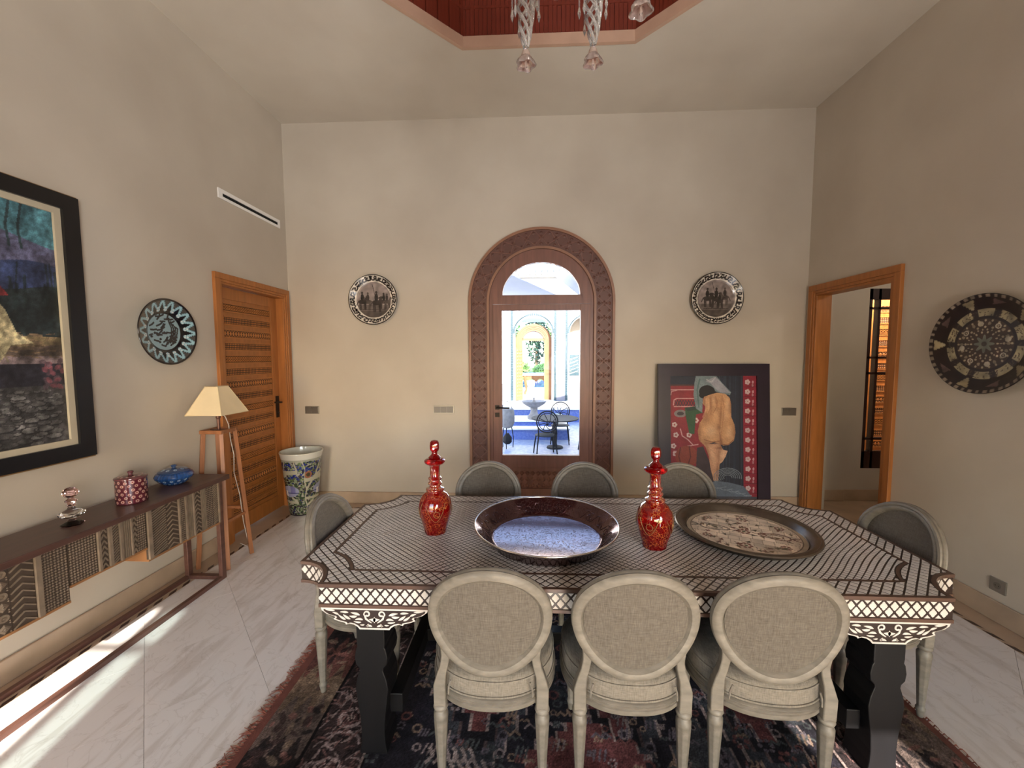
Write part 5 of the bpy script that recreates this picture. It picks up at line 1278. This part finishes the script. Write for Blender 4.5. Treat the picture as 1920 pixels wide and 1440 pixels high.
def leaning_painting():
    w, h = 1.17, 1.615; lean = math.atan2(.13, h)
    t = thing('painting', 'painting of a nude woman from behind, dark frame, leaning on the back wall', 'painting', (1.965, YB-.05-.145, .001))
    sl = lambda u, v, d: (u-w/2, v*math.sin(lean)-d*math.cos(lean), v*math.cos(lean)+d*math.sin(lean))
    fw = .13; mF = M('dark violet painted frame', (36, 24, 40), .4, var=.2)
    framed(t, w, h, fw, .035, mF, sl).build('frame', mF, t)
    W3, H3 = w-2*fw, h-2*fw
    # picture coordinates: photo-like sheet of 495 x 720 units
    k = W3/495; k2 = H3/735
    def fn(c):
        c.U = c.U/k; c.V = H3/k2-c.V/k2         # units, y down
        red = (132, 34, 46); pk = (190, 140, 140)
        c.put(c.V > -1, (28, 34, 52)); c.put((c.U < 230) & (c.V > 58), red); c.put((c.U > 420), (136, 26, 48)); c.put((c.U < 230) & (c.V > 50) & (c.V < 58), (80, 40, 40))
        g2 = np.random.default_rng(3)
        for i in range(14): x = g2.uniform(250, 415); c.line([(x, 0), (x+g2.uniform(-12, 12), 700)], g2.uniform(3, 9), ((38, 48, 66), (52, 62, 78), (20, 24, 40))[i % 3], .6)
        c.line([(0, 80), (150, 80)], 5, pk); c.line([(6, 110), (10, 90), (40, 84)], 5, pk); c.line([(20, 170), (24, 140), (40, 132), (165, 132)], 6, pk)
        for i in range(9): c.line([(28+i*16, 142), (44+i*16, 176)], 4, (42, 40, 52)); c.line([(44+i*16, 142), (28+i*16, 176)], 4, (42, 40, 52))
        c.put((c.U > 22) & (c.U < 165) & (c.V > 176) & (c.V < 181), pk)
        for x, y in ((26, 285), (34, 345), (20, 410), (110, 345), (30, 455), (150, 260)):
            for q in range(5): c.ell(x+9*math.cos(q*1.257), y+9*math.sin(q*1.257), 7, 7, (196, 168, 166))
            c.ell(x, y, 5, 5, (140, 60, 60))
        c.line([(60, 310), (70, 350), (100, 370), (130, 400)], 6, pk); c.line([(20, 440), (80, 440), (100, 410), (160, 400)], 6, pk); c.ell(60, 220, 36, 22, (120, 112, 112)); c.ell(60, 220, 20, 11, (60, 50, 56))
        for y in range(36, 700, 56):
            for q in range(5): c.ell(445+9*math.cos(q*1.257), y+9*math.sin(q*1.257), 7, 7, (196, 170, 172))
            c.ell(476, y, 5, 9, (196, 150, 156)); c.ell(474, y+18, 5, 9, (170, 120, 130)); c.line([(425, y+28), (495, y+28)], 3, (100, 18, 38))
        c.poly([(85, 185), (160, 175), (190, 215), (150, 225), (140, 340), (110, 335), (92, 240)], (44, 78, 52)); c.poly([(85, 185), (160, 175), (170, 195), (100, 205)], (34, 56, 50))
        c.ell(95, 470, 65, 62, (134, 58, 46)); c.line([(60, 420), (50, 470), (66, 530)], 7, (96, 36, 34)); c.line([(110, 412), (118, 470), (100, 530)], 7, (96, 36, 34)); c.put((c.V > 530) & (c.U < 160) , (56, 38, 44))
        c.poly([(155, 420), (190, 410), (235, 520), (250, 700), (140, 700)], (58, 44, 52))
        # grey-white cloth over the head
        c.poly([(150, 0), (268, 0), (300, 40), (352, 95), (345, 112), (290, 100), (240, 80), (190, 130), (186, 215), (150, 190), (136, 110), (142, 40)], (112, 126, 132)); c.poly([(205, 30), (262, 4), (300, 44), (350, 100), (290, 96), (262, 76), (236, 44)], (150, 150, 162)); c.line([(172, 20), (158, 80), (166, 180)], 9, (82, 104, 106)); c.line([(212, 20), (240, 36), (262, 10)], 5, (178, 178, 186))
        c.ell(214, 92, 46, 38, (20, 16, 22)); c.ell(240, 108, 26, 20, (20, 16, 22)); c.ell(190, 112, 22, 18, (20, 16, 22))
        sk = (188, 140, 100); sh = (164, 114, 80); hl = (204, 158, 122)
        c.poly([(196, 122), (240, 106), (272, 98), (318, 104), (344, 128), (352, 170), (352, 240), (370, 284), (376, 330), (366, 376), (336, 402), (306, 406), (286, 398), (252, 386), (220, 396), (190, 400), (166, 372), (160, 320), (172, 272), (198, 236), (204, 180), (188, 160)], sk)
        c.poly([(190, 396), (286, 394), (300, 420), (286, 470), (282, 540), (276, 612), (250, 612), (232, 540), (222, 470), (206, 420)], (192, 144, 112)); c.poly([(282, 400), (306, 430), (330, 436), (318, 470), (300, 500), (284, 512), (266, 500), (280, 460)], (206, 160, 128))
        body = (np.abs(c.C-np.array(sk)).max(1) < 1) | (np.abs(c.C-np.array((192, 144, 112))).max(1) < 1) | (np.abs(c.C-np.array((206, 160, 128))).max(1) < 1)
        dk, br = (126, 78, 54), (226, 186, 152)
        for a in ((200, 150, 14, 60, dk, .5, 0), (350, 150, 12, 90, dk, .55, 0), (166, 330, 14, 70, dk, .6, 0), (374, 330, 14, 60, dk, .6, 0), (212, 240, 22, 40, dk, .35, .5), (292, 384, 10, 40, dk, .8, 0), (236, 392, 50, 10, dk, .6, 0), (336, 404, 40, 10, dk, .6, 0), (290, 240, 8, 110, dk, .5, .08), (236, 160, 9, 60, dk, .5, 0), (268, 160, 8, 44, dk, .45, -.2), (330, 160, 18, 50, br, .5, 0), (250, 140, 14, 40, br, .4, 0), (222, 180, 8, 50, br, .4, 0), (236, 320, 40, 44, br, .6, 0), (338, 330, 24, 44, br, .5, 0), (322, 230, 22, 40, br, .35, 0), (262, 230, 16, 50, br, .3, 0), (278, 300, 14, 24, dk, .45, 0), (214, 440, 12, 60, dk, .5, -.2), (280, 470, 10, 70, dk, .4, .1), (246, 470, 16, 80, br, .4, -.2), (300, 462, 18, 20, br, .5, 0), (272, 560, 10, 50, dk, .5, 0), (284, 420, 30, 10, dk, .6, 0)): c.soft(*a[:6], body, a[6])
        c.line([(232, 130), (232, 190), (214, 232)], 4, sh); c.line([(262, 120), (274, 150), (268, 182), (250, 214)], 4, sh); c.line([(300, 112), (312, 180), (304, 260), (296, 330), (288, 396)], 4, sh, .8); c.line([(172, 280), (164, 330), (176, 384)], 8, sh, .7)
        c.line([(196, 372), (240, 384), (284, 380)], 5, (140, 90, 64)); c.line([(296, 398), (330, 402), (364, 372)], 5, (140, 90, 64)); c.line([(286, 330), (292, 396)], 5, (140, 92, 68)); c.line([(210, 132), (206, 200), (190, 240)], 9, hl, .6)
        # bedding
        c.poly([(200, 640), (260, 610), (340, 620), (420, 640), (480, 720), (480, 740), (200, 740)], (92, 104, 122)); c.put(c.V > 700, (64, 66, 78))
        for i in range(6): th = np.linspace(2.6, 6.4, 14); c.line([(330+(24+11*i)*math.cos(a), 590+(14+8*i)*math.sin(a)) for a in th], 4, (112, 122, 132)); 
        for i in range(5): c.line([(230+i*40, 640+i*9), (270+i*40, 655+i*10), (320+i*36, 645+i*12)], 4, (124, 138, 152))
        c.U = c.U*k; c.V = c.V*k2; c.noise(.035, 40, 8); c.noise(.03, 130, 9); c.grain(.03, 1)
    painted_plane('canvas', W3, H3, 300, 420, fn, mPAINT, t, lambda u, v: (u+fw-w/2, (v+fw)*math.sin(lean)-.014*math.cos(lean), (v+fw)*math.cos(lean)+.014*math.sin(lean)), (40, 40, 50))
    g = G(); g.prism([(.01, .01), (w-.01, .01), (w-.01, h-.01), (.01, h-.01)], 0, .010, sl); g.build('backing', mDARK, t)
leaning_painting()
# ================================================================== CHANDELIER
def chandelier():
    C0 = (.10, 1.63); t = thing('chandelier', 'crystal chandelier with flower drops hanging in the octagonal ceiling lantern', 'chandelier', (*C0, 3.30))
    g = G(); g.tube([(0, 0, 2.02-.03), (0, 0, .62)], .008, 8); g.lathe([(.06, 2.02), (.05, 1.97), (.012, 1.95)], 16); g.build('rod', mBRASS, t, smooth=50)
    g = G(); g.lathe([(.012, .66), (.05, .60), (.03, .52), (.07, .42), (.045, .30), (.085, .18), (.10, .10), (.06, .02), (.025, -.06), (.012, -.10)], 20, fn=lambda a, z: 1+.06*math.cos(8*a)); g.build('stem', mCRYS, t, smooth=40)
    g = G(); g.lathe([(.010, -.10), (.030, -.13), (.045, -.165), (.030, -.20), (.012, -.235), (.0005, -.24)], 12, fn=lambda a, z: 1+.12*math.cos(6*a), caps=False); g.build('finial', mCRYSP, t, smooth=20)
    # pieces shared by every arm
    fl = G(); fl.lathe([(.0005, .075), (.009, .072), (.018, .055), (.020, .045), (.024, .036), (.036, .018), (.044, .004), (.041, -.003), (.034, .006), (.022, .026), (.012, .036), (.0005, .038)], 30, fn=lambda a, z: 1+(.13*math.cos(5*a) if z < .03 else 0), caps=False); fl.lathe([(.004, .04), (.005, .01), (.007, -.008), (.0005, -.014)], 8, caps=False); fm = fl.data('flower', mCRYSP, 50)
    pm = G().lathe([(.0005, .0), (.006, -.012), (.0045, -.02), (.0035, -.10), (.008, -.125), (.0005, -.150)], 6, caps=False).data('prism', mCRYS)
    pb = G().lathe([(.0005, .014), (.008, .0), (.0005, -.014)], 6, caps=False).data('bead', mCRYS)
    for (a, r) in ((113, .305), (57, .335), (3, .325), (305, .32), (262, .32), (222, .32)):
        a = R(a); c, s = math.cos(a), math.sin(a); X = lambda rr, z, da=0: (rr*math.cos(a+da), rr*math.sin(a+da), z)
        g = G(); P = []
        for u in np.linspace(0, 1, 22):
            rr = .05+(r+.10-.05)*math.sin(u*PI*.62)/math.sin(PI*.62) if u < .8 else 0
            P.append(u)
        arm = [X(.06, .10), X(.14, .02), X(.22, -.02), X(r*.9, .02), X(r+.02, .10), X(r+.01, .17)]; Q = []
        for i in range(len(arm)-1):
            p0, p1, p2, p3 = [Vector(arm[min(max(i+k, 0), len(arm)-1)]) for k in (-1, 0, 1, 2)]
            for k in range(6):
                u = k/6; Q.append(.5*((2*p1)+(p2-p0)*u+(2*p0-5*p1+4*p2-p3)*u*u+(3*p1-p0-3*p2+p3)*u**3))
        g.tube(Q+[Vector(arm[-1])], .011, 8); g.build('arm', mCRYS, t, smooth=60)
        g = G(); g.lathe([(.012, .16), (.05, .175), (.062, .19), (.058, .194), (.02, .185), (.016, .21), (.022, .25), (.030, .31), (.026, .315), (.012, .25), (.0005, .2)], 18, c=X(r+.01, 0), fn=lambda b, z: 1+.07*math.cos(9*b), caps=False); g.build('candle_cup', mCRYS, t, smooth=40)
        # twisted cone hanging under the arm end, then the flower drop
        g = G(); top, bot = .06, -.205
        for st in range(5):
            pts = []; rad = []
            for u in np.linspace(0, 1, 16):
                b = st*2*PI/5+u*5.0; rr = .036*(1-u)**.7+.010; p = Vector(X(r, top+(bot-top)*u)); pts.append(p+Vector((rr*math.cos(b), rr*math.sin(b), 0))); rad.append(.0115*(1-.5*u))
            g.tube(pts, rad, 6)
        g.build('twisted_drop', mCRYS, t, smooth=60)
        inst('flower', fm, t, X(r, -.285))
        for k in range(7):
            b = 2*PI*k/7+.3; x, y, z = X(r, 0); q = (x+.062*math.cos(b), y+.062*math.sin(b), .06-.02*(k % 3)); inst('prism', pm, t, q); inst('bead', pb, t, (q[0], q[1], q[2]+.016)); 
chandelier()
# ================================================================== COURTYARD seen through the arched door
GZ = -.15
mFAC = M('white courtyard plaster', (232, 230, 226), .8, var=.03, vs=2, world=True)
mDADO = M('grey dado', (104, 104, 112), .7, var=.05)
mZEL = M('zellige paving', (196, 198, 204), .45, var=.3, vs=16, detail=8, col2=(140, 150, 186))
mBLUE = M('blue zellige', (84, 104, 176), .3, var=.3, vs=22, col2=(120, 138, 194))
mOAKX = M('courtyard door cedar', (128, 80, 44), .5, var=.15, vs=8)
mTILE = M('teal tile', (30, 56, 64), .4, var=.25, vs=30)
mIRON = M('wrought iron', (30, 26, 26), .75, metal=.0, var=.1)
mSTON = M('carved stone', (140, 136, 134), .75, var=.2, vs=14, bump=.2)
mYEL = M('sun-toned cedar', (140, 106, 62), .5, var=.14, vs=8)  # yellower cedar copy, sunlight on the leaf put into its colour
mSAIL = M('sail cloth', (222, 222, 220), .9, var=.03, trans=0)
mLAWN = M('lawn', (86, 110, 48), .95, var=.25, vs=3, world=True)
struct(G().span((-6.3, YB+T, GZ-.2), (6.8, 15.2, GZ)), 'pavement', mZEL)
struct(G().span((-1.4, YB+T, GZ), (1.6, YB+T+.55, 0)), 'doorstep', mMTAN)
struct(G().span((-6.3, 14.55, GZ), (6.8, 15.2, 0)), 'platform', mFAC)
FCY, FX = 15.2, .13
wall_arch('wall_courtyard', -6.3, 6.8, FCY, FCY+.5, 4.6, [(FX, .70, 2.56, .66, 0), (2.18, .70, 2.56, .66, 0)], mFAC, GZ)
struct(G().span((-6.5, YB+T, GZ), (-6.3, 15.7, 4.2)), 'wall_courtyard_left', mFAC); struct(G().span((6.8, YB+T, GZ), (7.0, 15.7, 4.2)), 'wall_courtyard_right', mFAC)
g = G()
for a, b in ((-1.5, -.70), (.96, 1.36)): g.span((a, FCY-.02, 0), (b, FCY, .66))
struct(g, 'trim_4', mDADO)
# tile bands on the facade: one joined run of small glazed pieces
g = G()
for x in (-.685, .945, 1.37):
    for i in range(56): g.span((x-.045, FCY-.03, .02+i*.064), (x+.045, FCY, .077+i*.064))
for cx in (FX, 2.18):
    for i in range(34):
        a = PI*(i+.5)/34; p = Vector((cx-.75*math.cos(a), FCY-.012, 2.56+.71*math.sin(a))); g.box(p, (.055, .024, .09), 0, Matrix.Rotation(-(a-PI/2), 3, 'Y'))
o = g.build('trim_5', mTILE); o['kind'] = 'structure'
g = G(); g.span((-6.3, FCY-.35, 4.6), (6.8, FCY+.5, 4.72))
for i in range(60): g.tube([(-6.2+i*.216, FCY-.4, 4.70), (-6.2+i*.216, FCY+.3, 4.95)], .085, 6)
struct(g, 'roof_edge', M('grey roof tiles', (128, 124, 118), .8, var=.2, vs=9))
# far carved door in the facade
d6 = struct_root('door_6', (FX, FCY+.5, 0))
g = G(); arch_band(g, .50, .70, 2.26, -.05, .06); g.build('carved_casing', mOAKX, d6)
g = G(); arch_band(g, .55, .58, 2.26, -.07, .0, 0); arch_band(g, .62, .65, 2.26, -.07, .0, 0); g.build('casing_moulding', mOAKX, d6)
g = G(); arch_band(g, .42, .50, 2.26, -.03, .05); g.span((-.42, -.03, 2.30), (.42, .05, 2.40)); g.build('door_frame', mOAKX, d6)
g = G(); g.prism([(-.42*math.cos(PI*i/16), 2.40+.28*math.sin(PI*i/16)) for i in range(17)], .0, .02, lambda u, v, d: (u, d, v)); g.build('fanlight_panel', M('grey fan panel', (92, 92, 96), .6, var=.1), d6)
g = G(); g.span((-.70, -.50, .02), (-.655, -.08, 2.05)); g.build('reveal_board', mYEL, d6)
g = G(); g.span((-.02, -.03, 0), (.02, .0, 2.05)); g2 = G(); g2.bar((-.66, -.45, 1.03), (-.42, -.30, 1.03), .035, 2.0); g2.build('leaf', mYEL, d6)
g = G(); d_ = Vector((.24, .15, 0)).normalized(); n_ = Vector((d_.y, -d_.x, 0))
for j in range(15):
    for i in range(3): c_ = Vector((-.66, -.45, .16+j*.125))+d_*(.06+i*.075)+n_*.018; g.pyr(c_, d_*.034, (0, 0, .055), n_*.012, 0)
g.build('carved_lattice', mOAKX, d6)
struct(G().span((-4, FCY+.5, GZ), (4.5, 22.0, 0)), 'terrace', mFAC)
struct(G().span((-4, FCY+.6, 3.3), (4.5, 19.0, 3.5)), 'added_roof_slab', mFAC)  # slab added overhead to darken the lunette
# niche behind the right-hand arch
struct(G().span((1.36, FCY+.95, 0), (3.2, FCY+1.1, 2.1)), 'wall_niche', mFAC); struct(G().span((1.36, FCY+.95, 2.1), (3.2, FCY+1.1, 3.3)), 'trim_6', M('beige lunette', (176, 158, 136), .8, var=.06))
t = thing('wall_hanging', 'small dark teal picture hanging in the courtyard\'s right-hand arch', 'picture', (1.74, FCY+.93, 1.34))
G().span((-.20, -.02, -.42), (.22, .015, .42)).build('frame', mTILE, t); g = G()
for k in range(5): g.bar((-.15, -.022, -.35+k*.14), (.17, -.022, -.22+k*.14), .02, .006, 0, (0, 1, 0))
g.build('stripe', mSTON, t)
# fountain with its tiled pool
t = thing('fountain', 'stone fountain bowl in a blue tiled pool in the middle of the courtyard', 'fountain', (.1, 10.3, GZ))
def px_box(name, a, b, m): G().span((a[0]-.1, a[1]-10.3, a[2]-GZ), (b[0]-.1, b[1]-10.3, b[2]-GZ)).build(name, m, t)
px_box('pool_wall', (-2.4, 8.80, GZ), (.86, 9.06, .075), mBLUE); px_box('coping', (-2.42, 8.76, .075), (.88, 9.10, .105), mFAC)
px_box('pool_wall', (.62, 9.06, GZ), (.86, 11.2, .07), mBLUE); px_box('coping', (.60, 9.10, .07), (.88, 11.16, .10), mFAC)
px_box('inner_step', (-2.0, 10.02, GZ), (.60, 10.9, .055), mBLUE); px_box('inner_coping', (-2.0, 9.98, .055), (.60, 10.9, .08), mFAC)
px_box('back_wall', (-2.4, 11.2, GZ), (3.2, 11.45, .20), mBLUE); px_box('coping', (-2.4, 11.16, .20), (3.2, 11.5, .235), mFAC)
g = G(); g.lathe([(.16, .22), (.17, .30), (.10, .38), (.085, .46), (.10, .52), (.06, .54)], 16); g.build('pedestal', mSTON, t, smooth=40)
g = G(); g.lathe([(.06, .52), (.16, .55), (.27, .62), (.31, .68), (.315, .70), (.29, .70), (.18, .64), (.0005, .62)], 24, caps=False, fn=lambda a, z: 1+(.03*math.cos(12*a) if .54 < z < .69 else 0)); g.lathe([(.04, .62), (.05, .68), (.02, .74), (.03, .77), (.0005, .80)], 12, caps=False); g.build('bowl', mSTON, t, smooth=40)
# wrought iron chairs and table
def iron_chair(name, label, loc, rz, s=1.):
    t = thing(name, label, 'chair', loc, rz, 'iron chairs in the courtyard'); rr = .0105*s
    circ = lambda cx, cz, r, a0=0, a1=2*PI, n=24, y=-.19: [(cx+r*math.cos(a), y, cz+r*math.sin(a)) for a in np.linspace(a0, a1, n)]
    g = G(); g.tube(circ(0, .66, .195), rr*1.3, 6); g.tube(circ(0, .66, .16), rr*.8, 6)
    for k in range(8): a = k*PI/4+.2; g.tube([(0, -.19, .60), (.05*math.cos(a-.5), -.19, .62+.05*math.sin(a-.5)), (.11*math.cos(a), -.19, .64+.11*math.sin(a)), (.155*math.cos(a+.15), -.19, .66+.155*math.sin(a+.15))], rr*.7, 5)
    g.build('back', mIRON, t, smooth=60)
    g = G(); g.lathe([(.0005, .375), (.19, .375), (.20, .382), (.19, .39), (.0005, .39)], 24, caps=False); g.build('seat', mIRON, t, smooth=40)
    for sx in (-1, 1):
        for sy in (-1, 1):
            p = [(sx*.15, sy*.13, .38), (sx*.175, sy*.165, .2), (sx*.195, sy*.19, 0)]
            if sy < 0: p = [(sx*.165, -.19, .56)]+p
            G().tube(p, rr*1.25, 6).build('leg', mIRON, t, smooth=60)
    return t
iron_chair('iron_chair', 'black wrought iron chair nearest the arched door glass, in the courtyard', (.285, 7.42, GZ), R(8))
iron_chair('iron_chair', 'wrought iron chair behind the courtyard table', (.64, 8.50, GZ), R(174))
iron_chair('iron_chair', 'wrought iron chair cut off by the right edge of the door glass', (1.20, 8.0, GZ), R(70))
t = thing('iron_table', 'thin-topped wrought iron pedestal table in the courtyard', 'table', (.50, 8.02, GZ))
g = G(); g.lathe([(.0005, .595), (.47, .595), (.475, .605), (.47, .615), (.0005, .615)], 32, caps=False); g.build('table_top', mIRON, t, smooth=40)
g = G(); g.lathe([(.17, 0), (.16, .03), (.05, .05), (.04, .10), (.05, .3), (.035, .5), (.06, .595)], 14); g.build('pedestal', mIRON, t, smooth=40)
t = thing('floor_lantern', 'round metal lantern on thin legs at the left edge of the courtyard view', 'lantern', (-.46, 8.0, GZ))
g = G(); g.lathe([(.03, .40), (.11, .43), (.145, .52), (.15, .62), (.14, .74), (.125, .80), (.0005, .80)], 18); g.build('drum', mSTON, t, smooth=40)
g = G(); g.tube([(-.10, 0, .79), (-.08, 0, .90), (0, 0, .95), (.08, 0, .90), (.10, 0, .79)], .008, 6); g.build('handle', mIRON, t, smooth=60)
for k in range(3): a = k*2.094+.4; G().tube([(.09*math.cos(a), .09*math.sin(a), .44), (.13*math.cos(a), .13*math.sin(a), .2), (.12*math.cos(a), .12*math.sin(a), 0)], .010, 6).build('leg', mIRON, t, smooth=60)
G().lathe([(.05, .08), (.09, .12), (.09, .22), (.05, .27), (.03, .3)], 14).build('lower_pot', mIRON, t, smooth=40)
# shade sails over the courtyard
def sail(label, P):
    g = G(); n = 8; vs = []; A, B, C_, D_ = [Vector(p) for p in P]
    for i in range(n+1):
        for j in range(n+1):
            u, v = i/n, j/n; p = A*(1-u)*(1-v)+B*u*(1-v)+C_*u*v+D_*(1-u)*v; p.z -= .25*math.sin(PI*u)*math.sin(PI*v); vs.append(p)
    b = len(vs); vs += [p+Vector((0, 0, -.006)) for p in vs]; fs = []
    for i in range(n):
        for j in range(n):
            q = [i*(n+1)+j, (i+1)*(n+1)+j, (i+1)*(n+1)+j+1, i*(n+1)+j+1]; fs.append(q); fs.append([b+k for k in q[::-1]])
    e = [i*(n+1) for i in range(n+1)]+[n*(n+1)+j for j in range(1, n+1)]+[i*(n+1)+n for i in range(n-1, -1, -1)]+[j for j in range(n-1, 0, -1)]
    for k in range(len(e)): i, j = e[k], e[(k+1) % len(e)]; fs.append([i, j, b+j, b+i])
    g.add(vs, fs); o = g.build('shade_sail', mSAIL, smooth=60); return tag(o, label, 'sail')
sail('pale shade sail sloping across the left of the fanlight view', [(-6.298, 7.6, 4.1), (-.55, 7.4, 3.28), (.75, 8.6, 2.92), (-6.298, 11.2, 3.7)])
sail('pale shade sail at the right of the fanlight view', [(.42, 8.4, 3.42), (6.798, 7.2, 4.1), (6.798, 10.6, 3.6), (1.25, 9.3, 2.98)])
# garden beyond the far door
t = thing('carved_table', 'orange carved table with white cloth seen through the far doorway', 'table', (.26, 18.2, 0))
G().span((-.62, -.45, .84), (.62, .45, .94)).build('white_cloth', mFAC, t)
g = G(); g.prism([(-.55, .84), (.55, .84), (.55, .70), (.35, .60), (.2, .72), (0, .56), (-.2, .72), (-.35, .60), (-.55, .70)], -.40, -.36, lambda u, v, d: (u, d, v)); g.build('apron', mOAKX, t)
for sx in (-1, 1):
    for sy in (-1, 1): G().tube([(sx*.5, sy*.36, .84), (sx*.46, sy*.36, .5), (sx*.42, sy*.36, .2), (sx*.5, sy*.38, 0)], [.07, .06, .035, .05], 8).build('leg', mOAKX, t, smooth=50)
struct(G().span((-6, 22.0, -.2), (6, 29, -.02)), 'swimming_pool', M('pool water', (60, 110, 190), .08, var=.15, vs=3))
struct(G().span((-30, 29, -.3), (30, 60, 0)), 'lawn', mLAWN)
mLEAF = [M('leaf green %d' % k, c, .7, var=.35, vs=5) for k, c in enumerate(((58, 92, 52), (92, 122, 66), (48, 74, 62)))]
mTRUNK = M('bark', (120, 100, 84), .9, var=.2)
for k, (x, y, h, w, mi, lb) in enumerate(((-1.9, 31.5, 6.5, 1.15, 0, 'dark green tree at the left of the far doorway'), (.55, 36, 8, 1.2, 2, 'bluish green tree in the middle of the far doorway'), (2.4, 32.5, 6.5, 1.1, 1, 'light green tree at the right of the far doorway'), (-.75, 30.2, 1.3, .7, 1, 'low bright shrub before the trees, left in the far doorway'), (.95, 30.2, 1.1, .7, 0, 'low dark shrub before the trees, right in the far doorway'))):
    t = thing('tree' if h > 3 else 'shrub', lb, 'tree' if h > 3 else 'shrub', (x, y, 0)); G().tube([(0, 0, 0), (.05, 0, h*.3), (-.05, .05, h*.6)], [.16, .12, .06], 8).build('trunk' if h > 3 else 'stem', mTRUNK, t)
    g = G(); rr = random.Random(k)
    for i in range(900 if h > 3 else 350):
        a, b, q = rr.uniform(0, 6.28), rr.uniform(-1, 1), rr.random()**.35; z = h*.56+h*.44*b*q; r0 = w*math.sqrt(max(0, 1-b*b))*q; c_ = Vector((r0*math.cos(a), r0*math.sin(a), z)); u = Vector((rr.uniform(-1, 1), rr.uniform(-1, 1), rr.uniform(-1, 1))).normalized(); v = u.orthogonal().normalized(); s = rr.uniform(.12, .3)
        g.add([c_+u*s, c_+v*s*.5, c_-u*s, c_-v*s*.5], [(0, 1, 2, 3)])
    g.build('foliage', mLEAF[mi], t, kind='stuff')
